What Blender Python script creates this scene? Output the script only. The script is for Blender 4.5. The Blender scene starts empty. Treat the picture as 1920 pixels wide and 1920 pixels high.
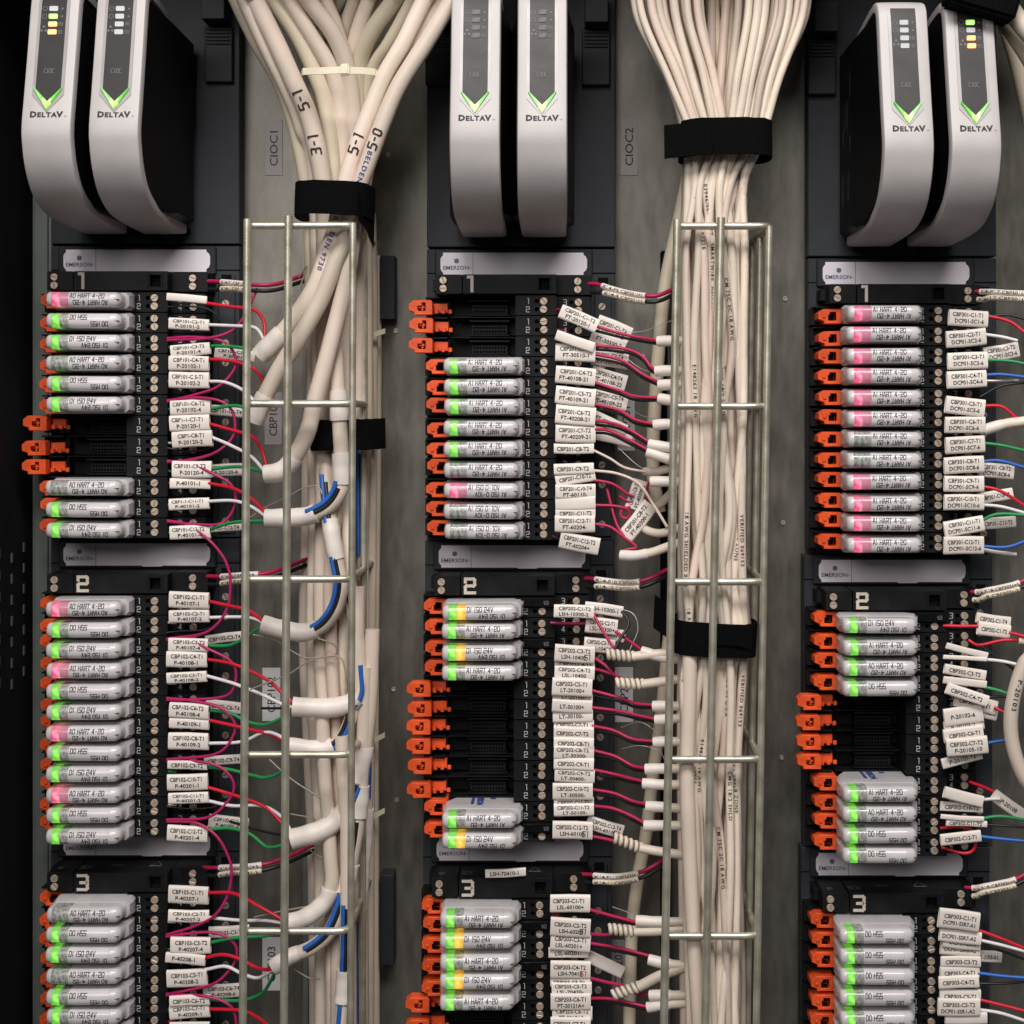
import bpy, bmesh, math, random
from mathutils import Vector, Matrix
R = math.radians
# ---------------------------------------------------------------- camera, world, lamps, exposure
K = 0.0003125            # metres per unit (one unit is about a photo pixel on the terminal plane)
CX, CY, D = 1050.0, 770.0, 2720.0
sc = bpy.context.scene
col = sc.collection
cam_d = bpy.data.cameras.new('camera'); cam = bpy.data.objects.new('camera', cam_d); col.objects.link(cam)
cam.location = (0, -D*K, 0); cam.rotation_euler = (R(90), 0, 0)
cam_d.sensor_width = 36; cam_d.lens = 36*D/1920
cam_d.shift_x = -(CX-960)/1920; cam_d.shift_y = -(960-CY)/1920
cam_d.clip_start = 0.01; cam_d.clip_end = 50
sc.camera = cam
w = bpy.data.worlds.new('World'); sc.world = w; w.use_nodes = True
w.node_tree.nodes['Background'].inputs[0].default_value = (0.9, 0.95, 1.0, 1)
w.node_tree.nodes['Background'].inputs[1].default_value = 0.045
def area(name, loc, tgt, sx, sy, power, color):
    l = bpy.data.lights.new(name, 'AREA'); l.shape = 'RECTANGLE'; l.size = sx; l.size_y = sy
    l.energy = power; l.color = color
    o = bpy.data.objects.new(name, l); col.objects.link(o); o.location = loc
    o.rotation_euler = (Vector(tgt)-Vector(loc)).to_track_quat('-Z', 'Y').to_euler()
area('ceiling_lamp', (0.10, -1.10, 1.15), (0.0, 0, -0.08), 1.1, 0.45, 27, (1.0, 0.95, 0.92))
area('fill_light', (-0.55, -1.9, 0.75), (0, 0, -0.15), 1.1, 0.7, 15, (1.0, 0.95, 0.925))  # soft fill added from the camera side to lift the shade
sc.view_settings.view_transform = 'Standard'; sc.view_settings.look = 'None'
sc.view_settings.exposure = 0.0; sc.view_settings.gamma = 1.0
sc.render.resolution_x = sc.render.resolution_y = 1024
random.seed(7)

# ---------------------------------------------------------------- helpers
def P(px, py, d):                    # photo position at depth d -> scene point
    q = 1-d/D
    return Vector(((px-CX)*q*K, -d*K, -(py-CY)*q*K))
def V(x, z, d): return (x*K, -d*K, z*K)

def tag(o, label=None, cat=None, group=None, kind=None):
    if label: o['label'] = label
    if cat: o['category'] = cat
    if group: o['group'] = group
    if kind: o['kind'] = kind
    return o
def empty(name, loc, rot=(0, 0, 0)):
    o = bpy.data.objects.new(name, None); o.empty_display_size = 0.01
    col.objects.link(o); o.location = loc; o.rotation_euler = rot
    return o
def put(name, me, parent=None, loc=None, rot=None):
    o = bpy.data.objects.new(name, me); col.objects.link(o)
    if parent: o.parent = parent
    if loc is not None: o.location = loc
    if rot is not None: o.rotation_euler = rot
    return o

class MB:
    def __init__(s): s.v = []; s.f = []; s.m = []
    def add(s, vs, fs, mi=0):
        b = len(s.v); s.v += [tuple(x) for x in vs]; s.f += [tuple(b+i for i in f) for f in fs]; s.m += [mi]*len(fs)
    def box(s, x0, x1, z0, z1, d0, d1, mi=0):
        s.loft([[(x0, z0), (x1, z0), (x1, z1), (x0, z1)]]*2, [d0, d1], mi)
    def loft(s, polys, ds, mi=0, caps=True):      # polygons in x,z stacked along d
        n = len(polys[0]); vs = [V(x, z, d) for p, d in zip(polys, ds) for x, z in p]; fs = []
        for k in range(len(polys)-1):
            for i in range(n):
                j = (i+1) % n
                fs.append((k*n+i, k*n+j, (k+1)*n+j, (k+1)*n+i))
        if caps:
            fs.append(tuple(range(n-1, -1, -1))); fs.append(tuple((len(polys)-1)*n+i for i in range(n)))
        s.add(vs, fs, mi)
    def rings(s, rings, mi=0, caps=True, closed=True):
        n = len(rings[0]); vs = [p for r in rings for p in r]; fs = []
        for k in range(len(rings)-1):
            for i in range(n if closed else n-1):
                j = (i+1) % n
                fs.append((k*n+i, k*n+j, (k+1)*n+j, (k+1)*n+i))
        if caps:
            fs.append(tuple(range(n-1, -1, -1))); fs.append(tuple((len(rings)-1)*n+i for i in range(n)))
        s.add(vs, fs, mi)
    def holed(s, outer, holes, d0, d1, hd, mi=0, hmi=None):   # prism whose front has recesses (depth hd)
        bm = bmesh.new(); es = []
        loops = []
        for lp in [outer]+holes:
            vs = [bm.verts.new((x, z, 0)) for x, z in lp]
            es += [bm.edges.new((vs[i], vs[(i+1) % len(vs)])) for i in range(len(vs))]
        bmesh.ops.triangle_fill(bm, edges=es, use_beauty=True)
        bm.verts.index_update()
        s.add([V(v.co.x, v.co.y, d1) for v in bm.verts], [[v.index for v in f.verts] for f in bm.faces], mi)
        bm.free()
        n = len(outer)
        s.add([V(x, z, d0) for x, z in outer]+[V(x, z, d1) for x, z in outer],
              [(i, (i+1) % n, n+(i+1) % n, n+i) for i in range(n)]+[tuple(range(n-1, -1, -1))], mi)
        for h in holes:
            n = len(h)
            s.add([V(x, z, d1) for x, z in h]+[V(x, z, d1-hd) for x, z in h],
                  [((i+1) % n, i, n+i, n+(i+1) % n) for i in range(n)]+[tuple(n+i for i in range(n))], mi if hmi is None else hmi)
    def mesh(s, name, mats, bevel=0, smooth=None, recalc=True, seg=1):
        me = bpy.data.meshes.new(name); me.from_pydata(s.v, [], s.f)
        mats = mats if isinstance(mats, (list, tuple)) else [mats]
        for m in mats: me.materials.append(m)
        if len(mats) > 1: me.polygons.foreach_set('material_index', s.m)
        if recalc or bevel:
            bm = bmesh.new(); bm.from_mesh(me)
            bmesh.ops.remove_doubles(bm, verts=bm.verts, dist=1e-7)
            bmesh.ops.recalc_face_normals(bm, faces=bm.faces)
            if bevel:
                es = [e for e in bm.edges if len(e.link_faces) == 2 and e.calc_face_angle(0) > 0.6]
                bmesh.ops.bevel(bm, geom=es, offset=bevel*K, segments=seg, affect='EDGES', clamp_overlap=True)
            bm.to_mesh(me); bm.free()
        if smooth is not None:
            me.shade_smooth(); me.set_sharp_from_angle(angle=R(smooth))
        return me
    def build(s, name, mats, parent=None, loc=None, rot=None, **kw):
        return put(name, s.mesh(name, mats, **kw), parent, loc, rot)

def ngon(cx, cz, r, n=16, a0=0.0): return [(cx+r*math.cos(a0+2*math.pi*i/n), cz+r*math.sin(a0+2*math.pi*i/n)) for i in range(n)]
def rect(x0, x1, z0, z1): return [(x0, z0), (x1, z0), (x1, z1), (x0, z1)]
def cham(x0, x1, z0, z1, c): return [(x0+c, z0), (x1-c, z0), (x1, z0+c), (x1, z1-c), (x1-c, z1), (x0+c, z1), (x0, z1-c), (x0, z0+c)]

def spline(pts, step=7.0*K):         # Catmull-Rom through 3D points, evenly resampled
    pts = [Vector(p) for p in pts]
    if len(pts) == 2: pts = [pts[0], pts[0].lerp(pts[1], 0.5), pts[1]]
    q = [pts[0]*2-pts[1]]+pts+[pts[-1]*2-pts[-2]]; out = []
    for i in range(1, len(q)-2):
        a, b, c, d = q[i-1], q[i], q[i+1], q[i+2]
        n = max(2, int((c-b).length/step))
        for k in range(n):
            t = k/n
            out.append(0.5*((2*b)+(c-a)*t+(2*a-5*b+4*c-d)*t*t+(3*b-a-3*c+d)*t**3))
    out.append(q[-2]); return out
def frames(line):                    # tangent, side, and outward (towards the viewer) axes
    fr = []
    for i, p in enumerate(line):
        t = (line[min(i+1, len(line)-1)]-line[max(i-1, 0)])
        t = t.normalized() if t.length > 1e-12 else Vector((0, 0, -1))
        out = Vector((0, -1, 0)); out = out-t*out.dot(t)
        if out.length < 0.15: out = Vector((0, 0, 1))-t*t.z
        out.normalize(); fr.append((p, t, t.cross(out).normalized(), out))
    return fr
def tube(mb, pts, r, n=10, mi=0, step=7.0*K, prof=None, lumpy=0.0, seed=0):
    line = spline(pts, step); fr = frames(line); rg = []; N = len(fr)-1
    for i, (p, t, s, o) in enumerate(fr):
        rr = (r if prof is None else r*prof(i/max(1, N)))*K
        if lumpy: rr *= 1+lumpy*math.sin(i*0.55+seed*2.1)*math.sin(i*0.21+seed)
        rg.append([tuple(p+(s*math.cos(2*math.pi*k/n)+o*math.sin(2*math.pi*k/n))*rr) for k in range(n)])
    mb.rings(rg, mi); return line
def shift(pts, dx, dy, dd):          # image-like offset of world points
    return [Vector(p)+Vector((dx*K, -dd*K, -dy*K)) for p in pts]
def path(pts, d0, d1=None):          # photo points with depth sliding from d0 to d1 (or own third value)
    d1 = d0 if d1 is None else d1; n = len(pts)-1
    return [P(p[0], p[1], p[2] if len(p) > 2 else d0+(d1-d0)*i/max(1, n)) for i, p in enumerate(pts)]

# ---------------------------------------------------------------- materials
def mat(name, c, rough=0.5, metal=0.0, var=0.08, scale=120.0, bump=0.0, bscale=600.0, emis=None, es=0.0, coat=0.0, trans=0.0, sss=0.0, c2=None, stretch=None, spec=None, rand=0.0, blotch=0.0, ec=None):
    m = bpy.data.materials.new(name); m.use_nodes = True; nt = m.node_tree; b = nt.nodes['Principled BSDF']
    L = nt.links.new; N = nt.nodes.new
    tc = N('ShaderNodeTexCoord'); vec = tc.outputs['Object']
    if stretch:
        mp = N('ShaderNodeMapping'); mp.inputs['Scale'].default_value = stretch; L(vec, mp.inputs['Vector']); vec = mp.outputs['Vector']
    no = N('ShaderNodeTexNoise'); no.inputs['Scale'].default_value = scale; no.inputs['Detail'].default_value = 5; L(vec, no.inputs['Vector'])
    rp = N('ShaderNodeValToRGB'); L(no.outputs['Fac'], rp.inputs['Fac'])
    lo = [x*(1-var) for x in c]; hi = [min(1, x*(1+var)) for x in (c2 or c)]
    rp.color_ramp.elements[0].position = 0.32; rp.color_ramp.elements[1].position = 0.68
    rp.color_ramp.elements[0].color = (*lo, 1); rp.color_ramp.elements[1].color = (*hi, 1)
    csrc = rp.outputs['Color']
    if blotch:                       # broad uneven tone from coarse noise
        nb = N('ShaderNodeTexNoise'); nb.inputs['Scale'].default_value = 14; nb.inputs['Detail'].default_value = 6; L(tc.outputs['Object'], nb.inputs['Vector'])
        mb_ = N('ShaderNodeMapRange'); mb_.inputs['From Min'].default_value = .3; mb_.inputs['From Max'].default_value = .7; mb_.inputs['To Min'].default_value = 1-blotch; mb_.inputs['To Max'].default_value = 1+blotch*.4; L(nb.outputs['Fac'], mb_.inputs['Value'])
        mx = N('ShaderNodeVectorMath'); mx.operation = 'SCALE'; L(csrc, mx.inputs[0]); L(mb_.outputs['Result'], mx.inputs['Scale']); csrc = mx.outputs[0]
    if rand:                         # each object its own batch tone
        oi = N('ShaderNodeObjectInfo'); m2 = N('ShaderNodeMapRange'); m2.inputs['To Min'].default_value = 1-rand; m2.inputs['To Max'].default_value = 1.03; L(oi.outputs['Random'], m2.inputs['Value'])
        mx = N('ShaderNodeVectorMath'); mx.operation = 'SCALE'; L(csrc, mx.inputs[0]); L(m2.outputs['Result'], mx.inputs['Scale']); csrc = mx.outputs[0]
    L(csrc, b.inputs['Base Color'])
    mr = N('ShaderNodeMapRange'); mr.inputs['To Min'].default_value = max(0.03, rough-0.08); mr.inputs['To Max'].default_value = min(1, rough+0.1)
    L(no.outputs['Fac'], mr.inputs['Value']); L(mr.outputs['Result'], b.inputs['Roughness'])
    b.inputs['Metallic'].default_value = metal
    if spec is not None: b.inputs['Specular IOR Level'].default_value = spec
    if coat: b.inputs['Coat Weight'].default_value = coat; b.inputs['Coat Roughness'].default_value = 0.15
    if trans: b.inputs['Transmission Weight'].default_value = trans
    if sss: b.inputs['Subsurface Weight'].default_value = sss; b.inputs['Subsurface Radius'].default_value = (0.003, 0.0025, 0.002)
    if bump:
        n2 = N('ShaderNodeTexNoise'); n2.inputs['Scale'].default_value = bscale; n2.inputs['Detail'].default_value = 4; L(vec, n2.inputs['Vector'])
        bp = N('ShaderNodeBump'); bp.inputs['Strength'].default_value = bump; bp.inputs['Distance'].default_value = 0.0006
        L(n2.outputs['Fac'], bp.inputs['Height']); L(bp.outputs['Normal'], b.inputs['Normal'])
    if emis:
        n3 = N('ShaderNodeTexNoise'); n3.inputs['Scale'].default_value = 210; n3.inputs['Detail'].default_value = 1; L(tc.outputs['Object'], n3.inputs['Vector'])
        r3 = N('ShaderNodeValToRGB'); L(n3.outputs['Fac'], r3.inputs['Fac'])
        r3.color_ramp.elements[0].position = 0.36; r3.color_ramp.elements[1].position = 0.70
        r3.color_ramp.elements[0].color = (*[x*0.72 for x in emis[0]], 1); r3.color_ramp.elements[1].color = (*emis[1], 1)
        L(r3.outputs['Color'], b.inputs['Emission Color']); b.inputs['Emission Strength'].default_value = es
        if ec is not None:           # the diode sits in the middle of its lens and fades to the ends
            sx = N('ShaderNodeSeparateXYZ'); L(tc.outputs['Object'], sx.inputs[0])
            f = None
            for axis, c0, hw in ((0, ec, 11.0), (2, -2.0, 21.0)):
                s1 = N('ShaderNodeMath'); s1.operation = 'SUBTRACT'; L(sx.outputs[axis], s1.inputs[0]); s1.inputs[1].default_value = c0*K
                s2 = N('ShaderNodeMath'); s2.operation = 'DIVIDE'; L(s1.outputs[0], s2.inputs[0]); s2.inputs[1].default_value = hw*K
                s3 = N('ShaderNodeMath'); s3.operation = 'POWER'; s3.inputs[1].default_value = 2; ab = N('ShaderNodeMath'); ab.operation = 'ABSOLUTE'; L(s2.outputs[0], ab.inputs[0]); L(ab.outputs[0], s3.inputs[0])
                s4 = N('ShaderNodeMath'); s4.operation = 'SUBTRACT'; s4.inputs[0].default_value = 1.0; L(s3.outputs[0], s4.inputs[1]); s4.use_clamp = True
                if f is None: f = s4
                else:
                    m5 = N('ShaderNodeMath'); m5.operation = 'MULTIPLY'; L(f.outputs[0], m5.inputs[0]); L(s4.outputs[0], m5.inputs[1]); f = m5
            m6 = N('ShaderNodeMath'); m6.operation = 'MULTIPLY_ADD'; L(f.outputs[0], m6.inputs[0]); m6.inputs[1].default_value = es*1.0; m6.inputs[2].default_value = es*.12
            L(m6.outputs[0], b.inputs['Emission Strength'])
    return m
M = {}
M['panel'] = mat('galvanised_panel', (0.178, 0.170, 0.148), 0.43, 0.6, 0.09, 160, 0.16, 2200, c2=(0.225, 0.213, 0.183), stretch=(1.0, 1.0, 0.3), blotch=0.2)
M['side'] = mat('black_side_panel', (0.008, 0.009, 0.011), 0.7, 0, 0.2, 40, spec=0.15)
M['base'] = mat('slate_plastic', (0.028, 0.032, 0.039), 0.55, 0, 0.15, 60, 0.06, 1500, spec=0.3)
M['base2'] = mat('slate_plastic_trim', (0.021, 0.024, 0.029), 0.55, 0, 0.12, 60, 0.06, 1500, spec=0.3)
M['black'] = mat('black_plastic', (0.0068, 0.0070, 0.0076), 0.52, 0, 0.35, 90, 0.08, 1400, spec=0.2)
M['black2'] = mat('black_gloss_plastic', (0.0035, 0.0035, 0.004), 0.45, 0, 0.2, 60, spec=0.16)
M['pit'] = mat('black_recess', (0.004, 0.004, 0.005), 0.8, 0, 0.1, spec=0.1)
M['screw'] = mat('nickel_screw', (0.56, 0.46, 0.37), 0.42, 0.55, 0.12, 300, 0.1, 2000)
M['print'] = mat('white_print', (0.46, 0.46, 0.47), 0.6)
M['digit'] = mat('beige_digit', (0.55, 0.49, 0.41), 0.6)
M['greyprint'] = mat('grey_print', (0.16, 0.16, 0.16), 0.6)
M['card'] = mat('label_card', (0.80, 0.755, 0.82), 0.5, 0, 0.03, 20)
M['ink'] = mat('black_ink', (0.018, 0.017, 0.02), 0.6)
M['softink'] = mat('worn_ink', (0.10, 0.095, 0.10), 0.6)
M['blueink'] = mat('blue_ink', (0.03, 0.06, 0.25), 0.6)
M['logoink'] = mat('slate_ink', (0.10, 0.11, 0.20), 0.6)
M['redink'] = mat('red_ink', (0.6, 0.03, 0.03), 0.6)
M['house'] = mat('grey_housing', (0.50, 0.49, 0.50), 0.36, 0, 0.07, 100, 0.05, 900, coat=0.2, sss=0.06, rand=0.10)
M['strip'] = mat('white_label_strip', (0.66, 0.64, 0.645), 0.28, 0, 0.05, 90, coat=0.5, rand=0.10)
M['nose'] = mat('frosted_nose', (0.62, 0.60, 0.60), 0.3, 0, 0.05, 100, coat=0.4, sss=0.1)
M['clear'] = mat('clear_lens', (0.34, 0.35, 0.33), 0.2, 0, 0.5, 500, 0.5, 500, coat=0.6)
M['g'] = mat('green_lens', (0.13, 0.34, 0.10), 0.25, ec=-164.0, emis=((0.11, 0.62, 0.045), (0.45, 1.0, 0.12)), es=0.95, coat=0.5)
M['p'] = mat('pink_lens', (0.42, 0.10, 0.17), 0.25, ec=-163.0, emis=((0.72, 0.03, 0.14), (1.0, 0.34, 0.42)), es=1.25, coat=0.5)
M['p2'] = mat('dim_pink_lens', (0.46, 0.20, 0.26), 0.25, emis=((0.26, 0.06, 0.10), (0.36, 0.14, 0.18)), es=0.7, coat=0.5)
M['y'] = mat('yellow_lens', (0.42, 0.28, 0.08), 0.25, ec=-148.0, emis=((1.0, 0.40, 0.03), (1.0, 0.72, 0.12)), es=1.25, coat=0.5)
M['orange'] = mat('orange_plastic', (0.86, 0.10, 0.018), 0.45, 0, 0.18, 200, 0.12, 1200, rand=0.18)
M['silver'] = mat('silver_shell', (0.49, 0.465, 0.46), 0.46, 0.0, 0.05, 55, 0.12, 3500, spec=0.6)
M['bezel'] = mat('light_bezel', (0.32, 0.305, 0.305), 0.35, 0.1, 0.03)
M['face'] = mat('dark_face', (0.030, 0.029, 0.029), 0.4, 0, 0.06, spec=0.25)
M['win'] = mat('white_window', (0.60, 0.60, 0.62), 0.4)
M['windim'] = mat('dim_window', (0.10, 0.10, 0.105), 0.35, 0, 0.6, 300)
M['lg'] = mat('green_lamp', (0.2, 0.6, 0.1), 0.4, emis=((0.25, 0.9, 0.06), (0.6, 1.0, 0.3)), es=1.3)
M['lo'] = mat('orange_lamp', (0.8, 0.3, 0.1), 0.4, emis=((1.0, 0.26, 0.06), (1.0, 0.55, 0.22)), es=1.6)
M['chev'] = mat('green_light_guide', (0.2, 0.6, 0.1), 0.3, emis=((0.20, 0.62, 0.03), (0.80, 1.0, 0.35)), es=1.0)
M['chevd'] = mat('green_light_guide_edge', (0.10, 0.42, 0.06), 0.3, emis=((0.07, 0.40, 0.03), (0.22, 0.72, 0.08)), es=0.7)
M['zinc'] = mat('zinc_wire', (0.52, 0.49, 0.37), 0.36, 0.65, 0.15, 90, 0.15, 1200, c2=(0.60, 0.58, 0.48))
M['thick'] = mat('cream_cable', (0.74, 0.65, 0.53), 0.46, 0, 0.05, 22, 0.10, 300, c2=(0.80, 0.665, 0.57), rand=0.16)
M['olivec'] = mat('olive_cream_cable', (0.66, 0.585, 0.44), 0.46, 0, 0.06, 22, 0.1, 300, rand=0.14)
M['thin'] = mat('ivory_cable', (0.80, 0.70, 0.58), 0.45, 0, 0.10, 40, 0.2, 300, rand=0.2)
M['thin2'] = mat('pinkish_ivory_cable', (0.73, 0.60, 0.51), 0.45, 0, 0.10, 40, 0.2, 300, rand=0.2)
M['sleeve'] = mat('white_heat_shrink', (0.83, 0.755, 0.69), 0.4, 0, 0.04, 60, 0.2, 500)
M['tagm'] = mat('white_tag_vinyl', (0.86, 0.79, 0.72), 0.42, 0, 0.05, 90, 0.08, 400, rand=0.14)
M['tagd'] = mat('cream_sleeve_vinyl', (0.72, 0.64, 0.50), 0.45, 0, 0.06, 60, 0.05, 400)
M['velcro'] = mat('black_hook_fabric', (0.0035, 0.0035, 0.004), 0.95, 0, 0.4, 900, 0.9, 2600, spec=0.08)
M['tie'] = mat('nylon_tie', (0.72, 0.66, 0.50), 0.35, 0, 0.04, sss=0.1)
M['sticker'] = mat('grey_sticker', (0.34, 0.31, 0.30), 0.42, 0, 0.04, 30)
M['sticker2'] = mat('pale_sticker', (0.62, 0.62, 0.63), 0.42, 0, 0.04, 30)
W = {'red': mat('red_wire', (0.62, 0.008, 0.030), 0.4, bump=0.15, bscale=900), 'mag': mat('magenta_wire', (0.44, 0.014, 0.115), 0.42),
     'crim': mat('crimson_wire', (0.46, 0.012, 0.075), 0.42, bump=0.2, bscale=900), 'white': mat('white_wire', (0.78, 0.74, 0.75), 0.42), 'green': mat('green_wire', (0.015, 0.27, 0.075), 0.42),
     'black': mat('black_wire', (0.012, 0.012, 0.014), 0.42), 'blue': mat('blue_wire', (0.02, 0.13, 0.50), 0.42), 'tan': mat('tan_drain_wire', (0.36, 0.31, 0.24), 0.5, 0.3),
     'cream': mat('cream_wire', (0.72, 0.60, 0.50), 0.42), 'bare': mat('bare_wire', (0.55, 0.53, 0.50), 0.35, 0.7), 'dark': mat('dark_red_wire', (0.10, 0.008, 0.025), 0.42)}
M['rail'] = mat('grey_rail', (0.16, 0.18, 0.165), 0.5, 0.3, 0.12, 50)
# ---------------------------------------------------------------- lettering
_gc = {}
def glyph(ch, bold):
    k = (ch, bold)
    if k in _gc: return _gc[k]
    def ev(s):
        c = bpy.data.curves.new('t', 'FONT'); c.body = s; c.size = 1; c.resolution_u = 2; c.offset = bold
        o = bpy.data.objects.new('t', c); col.objects.link(o); bpy.context.view_layer.update()
        me = bpy.data.meshes.new_from_object(o.evaluated_get(bpy.context.evaluated_depsgraph_get()))
        vs = [(v.co.x, v.co.y) for v in me.vertices]; fs = [tuple(p.vertices) for p in me.polygons]
        bpy.data.objects.remove(o); bpy.data.curves.remove(c); bpy.data.meshes.remove(me)
        return vs, fs
    a = ev('I'); ab = ev(ch+'I')
    adv = max(v[0] for v in ab[0])-max(v[0] for v in a[0])
    vs, fs = ev(ch) if ch != ' ' else ([], [])
    _gc[k] = (vs, fs, adv); return _gc[k]
def ftext(s, cap, bold=0.0, width=None, xs=1.0, align='c', track=0.0):   # plain font, cap height in units
    S = cap/0.70; out = []; x = 0
    for ch in s:
        vs, fs, adv = glyph(ch, bold)
        out.append(([(x+a*S*xs, b*S) for a, b in vs], fs)); x += (adv+track)*S*xs
    f = 1.0 if not width or x < 1e-6 else width/x
    x0 = {'c': -x*f/2, 'l': 0, 'r': -x*f}[align]
    return [([(a*f+x0, b-cap/2) for a, b in vs], fs) for vs, fs in out]
SG = {'A': ['0,0 1.5,6 2.5,6 4,0', '0.7,2 3.3,2'], 'B': ['0,0 0,6 3,6 4,5 4,4 3,3 4,2 4,1 3,0 0,0', '0,3 3,3'], 'C': ['4,6 1,6 0,5 0,1 1,0 4,0'],
      'D': ['0,0 0,6 3,6 4,5 4,1 3,0 0,0'], 'E': ['4,6 0,6 0,0 4,0', '0,3 3,3'], 'F': ['4,6 0,6 0,0', '0,3 3,3'], 'H': ['0,0 0,6', '4,0 4,6', '0,3 4,3'], 'I': ['1,0 1,6'],
      'L': ['0,6 0,0 4,0'], 'M': ['0,0 0,6 2,3 4,6 4,0'], 'N': ['0,0 0,6 4,0 4,6'], 'O': ['1,0 0,1 0,5 1,6 3,6 4,5 4,1 3,0 1,0'], 'P': ['0,0 0,6 4,6 4,3 0,3'],
      'R': ['0,0 0,6 4,6 4,3 0,3', '2,3 4,0'], 'S': ['4,6 0,6 0,3 4,3 4,0 0,0'], 'T': ['0,6 4,6', '2,6 2,0'], 'V': ['0,6 2,0 4,6'], 'X': ['0,0 4,6', '0,6 4,0'],
      '0': ['1,0 0,1 0,5 1,6 3,6 4,5 4,1 3,0 1,0'], '1': ['0.2,6 1.4,6 1.4,0'], '2': ['0,4.7 0,6 3.5,6 4,5.5 4,3.5 3.5,3 0.5,3 0,2.5 0,0 4,0'], '3': ['0,6 3.4,6 4,5.4 4,3.7 3.3,3 4,2.3 4,0.6 3.4,0 0,0', '1.2,3 3.3,3'],
      '4': ['3,0 3,6 0,2 4,2'], '5': ['4,6 0,6 0,3.4 3,3.4 4,2.6 4,1 3,0 0,0'], '-': ['1,3 3,3'], ' ': [], '.': ['0,0 0.4,0'], '/': ['0,0 4,6'], '+': ['0,3 4,3', '2,1 2,5']}
def stext(s, cap, wd, xs=0.8, align='c', gap=1.7, slant=0.0):          # square stroke letters; returns pieces and strokes widths
    S = cap/6.0; out = []; x = 0; k = 0
    for ch in s:
        gw = {'I': 2.0, '1': 2.0, '-': 4.0, ' ': 1.6, '.': .5}.get(ch, 4.0)
        for pl in SG.get(ch, []):
            pts = [tuple(float(t) for t in p.split(',')) for p in pl.split()]
            pts = [((x+a+slant*b)*S*xs, b*S) for a, b in pts]
            for (x0, y0), (x1, y1) in zip(pts, pts[1:]):
                l = math.hypot(x1-x0, y1-y0) or 1; ux, uy = (x1-x0)/l*wd/2, (y1-y0)/l*wd/2
                out.append(([(x0-ux-uy, y0-uy+ux), (x0-ux+uy, y0-uy-ux), (x1+ux+uy, y1+uy-ux), (x1+ux-uy, y1+uy+ux)], [(0, 1, 2, 3)])); k += 1
        x += gw+gap
    W_ = (x-gap)*S*xs; x0 = {'c': -W_/2, 'l': 0, 'r': -W_}[align]
    return [([(a+x0, b-cap/2) for a, b in vs], fs) for vs, fs in out]
def lay(mb, pieces, fn, mi=0):       # fn(u, v, lift) -> world or local xyz
    for k, (vs, fs) in enumerate(pieces):
        if fs: mb.add([fn(u, v, 0.12*(k % 3)) for u, v in vs], fs, mi)
def flat(x, z, d, ang=0.0, flip=False):
    c, s = math.cos(ang), math.sin(ang)
    return lambda u, v, l: V(x+u*c-v*s, z+u*s+v*c, d+l)
def cut(pieces, n=5):                 # split stroke quads along their length so that they follow a curve
    out = []
    for vs, fs in pieces:
        a, b, c, d = vs
        lp = lambda p, q, t: (p[0]+(q[0]-p[0])*t, p[1]+(q[1]-p[1])*t)
        for k in range(n):
            t0, t1 = k/n, (k+1)/n
            out.append(([lp(a, d, t0), lp(b, c, t0), lp(b, c, t1), lp(a, d, t1)], [(0, 1, 2, 3)]))
    return out
# ---------------------------------------------------------------- the cabinet
ORD = ['', 'first', 'second', 'third', 'fourth', 'fifth', 'sixth', 'seventh', 'eighth', 'ninth', 'tenth', 'eleventh', 'twelfth']
BACK = -150
mb = MB(); mb.box(-1040, 1120, -1400, 1000, BACK-12, BACK)
back = mb.build('cabinet_back_panel', M['panel']); tag(back, 'bare galvanised steel panel behind all the terminal columns', 'panel', kind='structure')
mb = MB(); mb.box(-1056, -1041, -1400, 1000, BACK-12, 420)
side = mb.build('cabinet_side_wall', M['side']); tag(side, 'black painted cabinet wall beside the CBP101 bank', 'wall', kind='structure')
mb = MB(); mb.box(-1056, 1120, 1000.5, 1012, BACK-12, 400); mb.box(-1056, 1120, 965, 1000.4, 385, 400)  # roof out of view, put in so its lip shades the upper panel
tag(mb.build('unseen_top_panel', M['side'], bevel=2), 'unseen black cabinet roof panel with a folded front lip', 'panel', kind='structure')
mb = MB()                            # perforated strip on the side wall; pale boxes paint light showing through slots
for i in range(7):
    for j in range(7):
        d = -95+i*62; z = -265-j*40-(i % 2)*14
        mb.box(-1041, -1039.2, z-9, z+9, d-3.5, d+3.5)
mb.build('slot', mat('slot_light_tone', (0.09, 0.10, 0.10), 0.5), side); 
for q in ((738, 1292), (742, 620), (728, 290), (1205, 668), (1472, 560), (1468, 980), (1466, 1420), (744, 1500)):
    mb = MB(); mb.holed(ngon(0, 0, 5, 14), [rect(-4, 4, -.7, .7)], 0, 2.4, 1.2); mb.build('panel_screw', M['zinc'], back, P(q[0], q[1], BACK+.2), (0, q[1]*.01, 0), bevel=.4)
def mount_rail(x0, x1, z0, z1, label):
    mb = MB(); mb.box(x0, x1, z0, z1, BACK+.5, -112); mb.box(x0+6, x1-6, z0, z1, -112, -106)
    tag(mb.build('mounting_rail', M['rail'], bevel=1.5), label, 'rail')
mount_rail(-1030, -992, -1390, 990, 'grey green steel rail running up beside the black wall')

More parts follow.
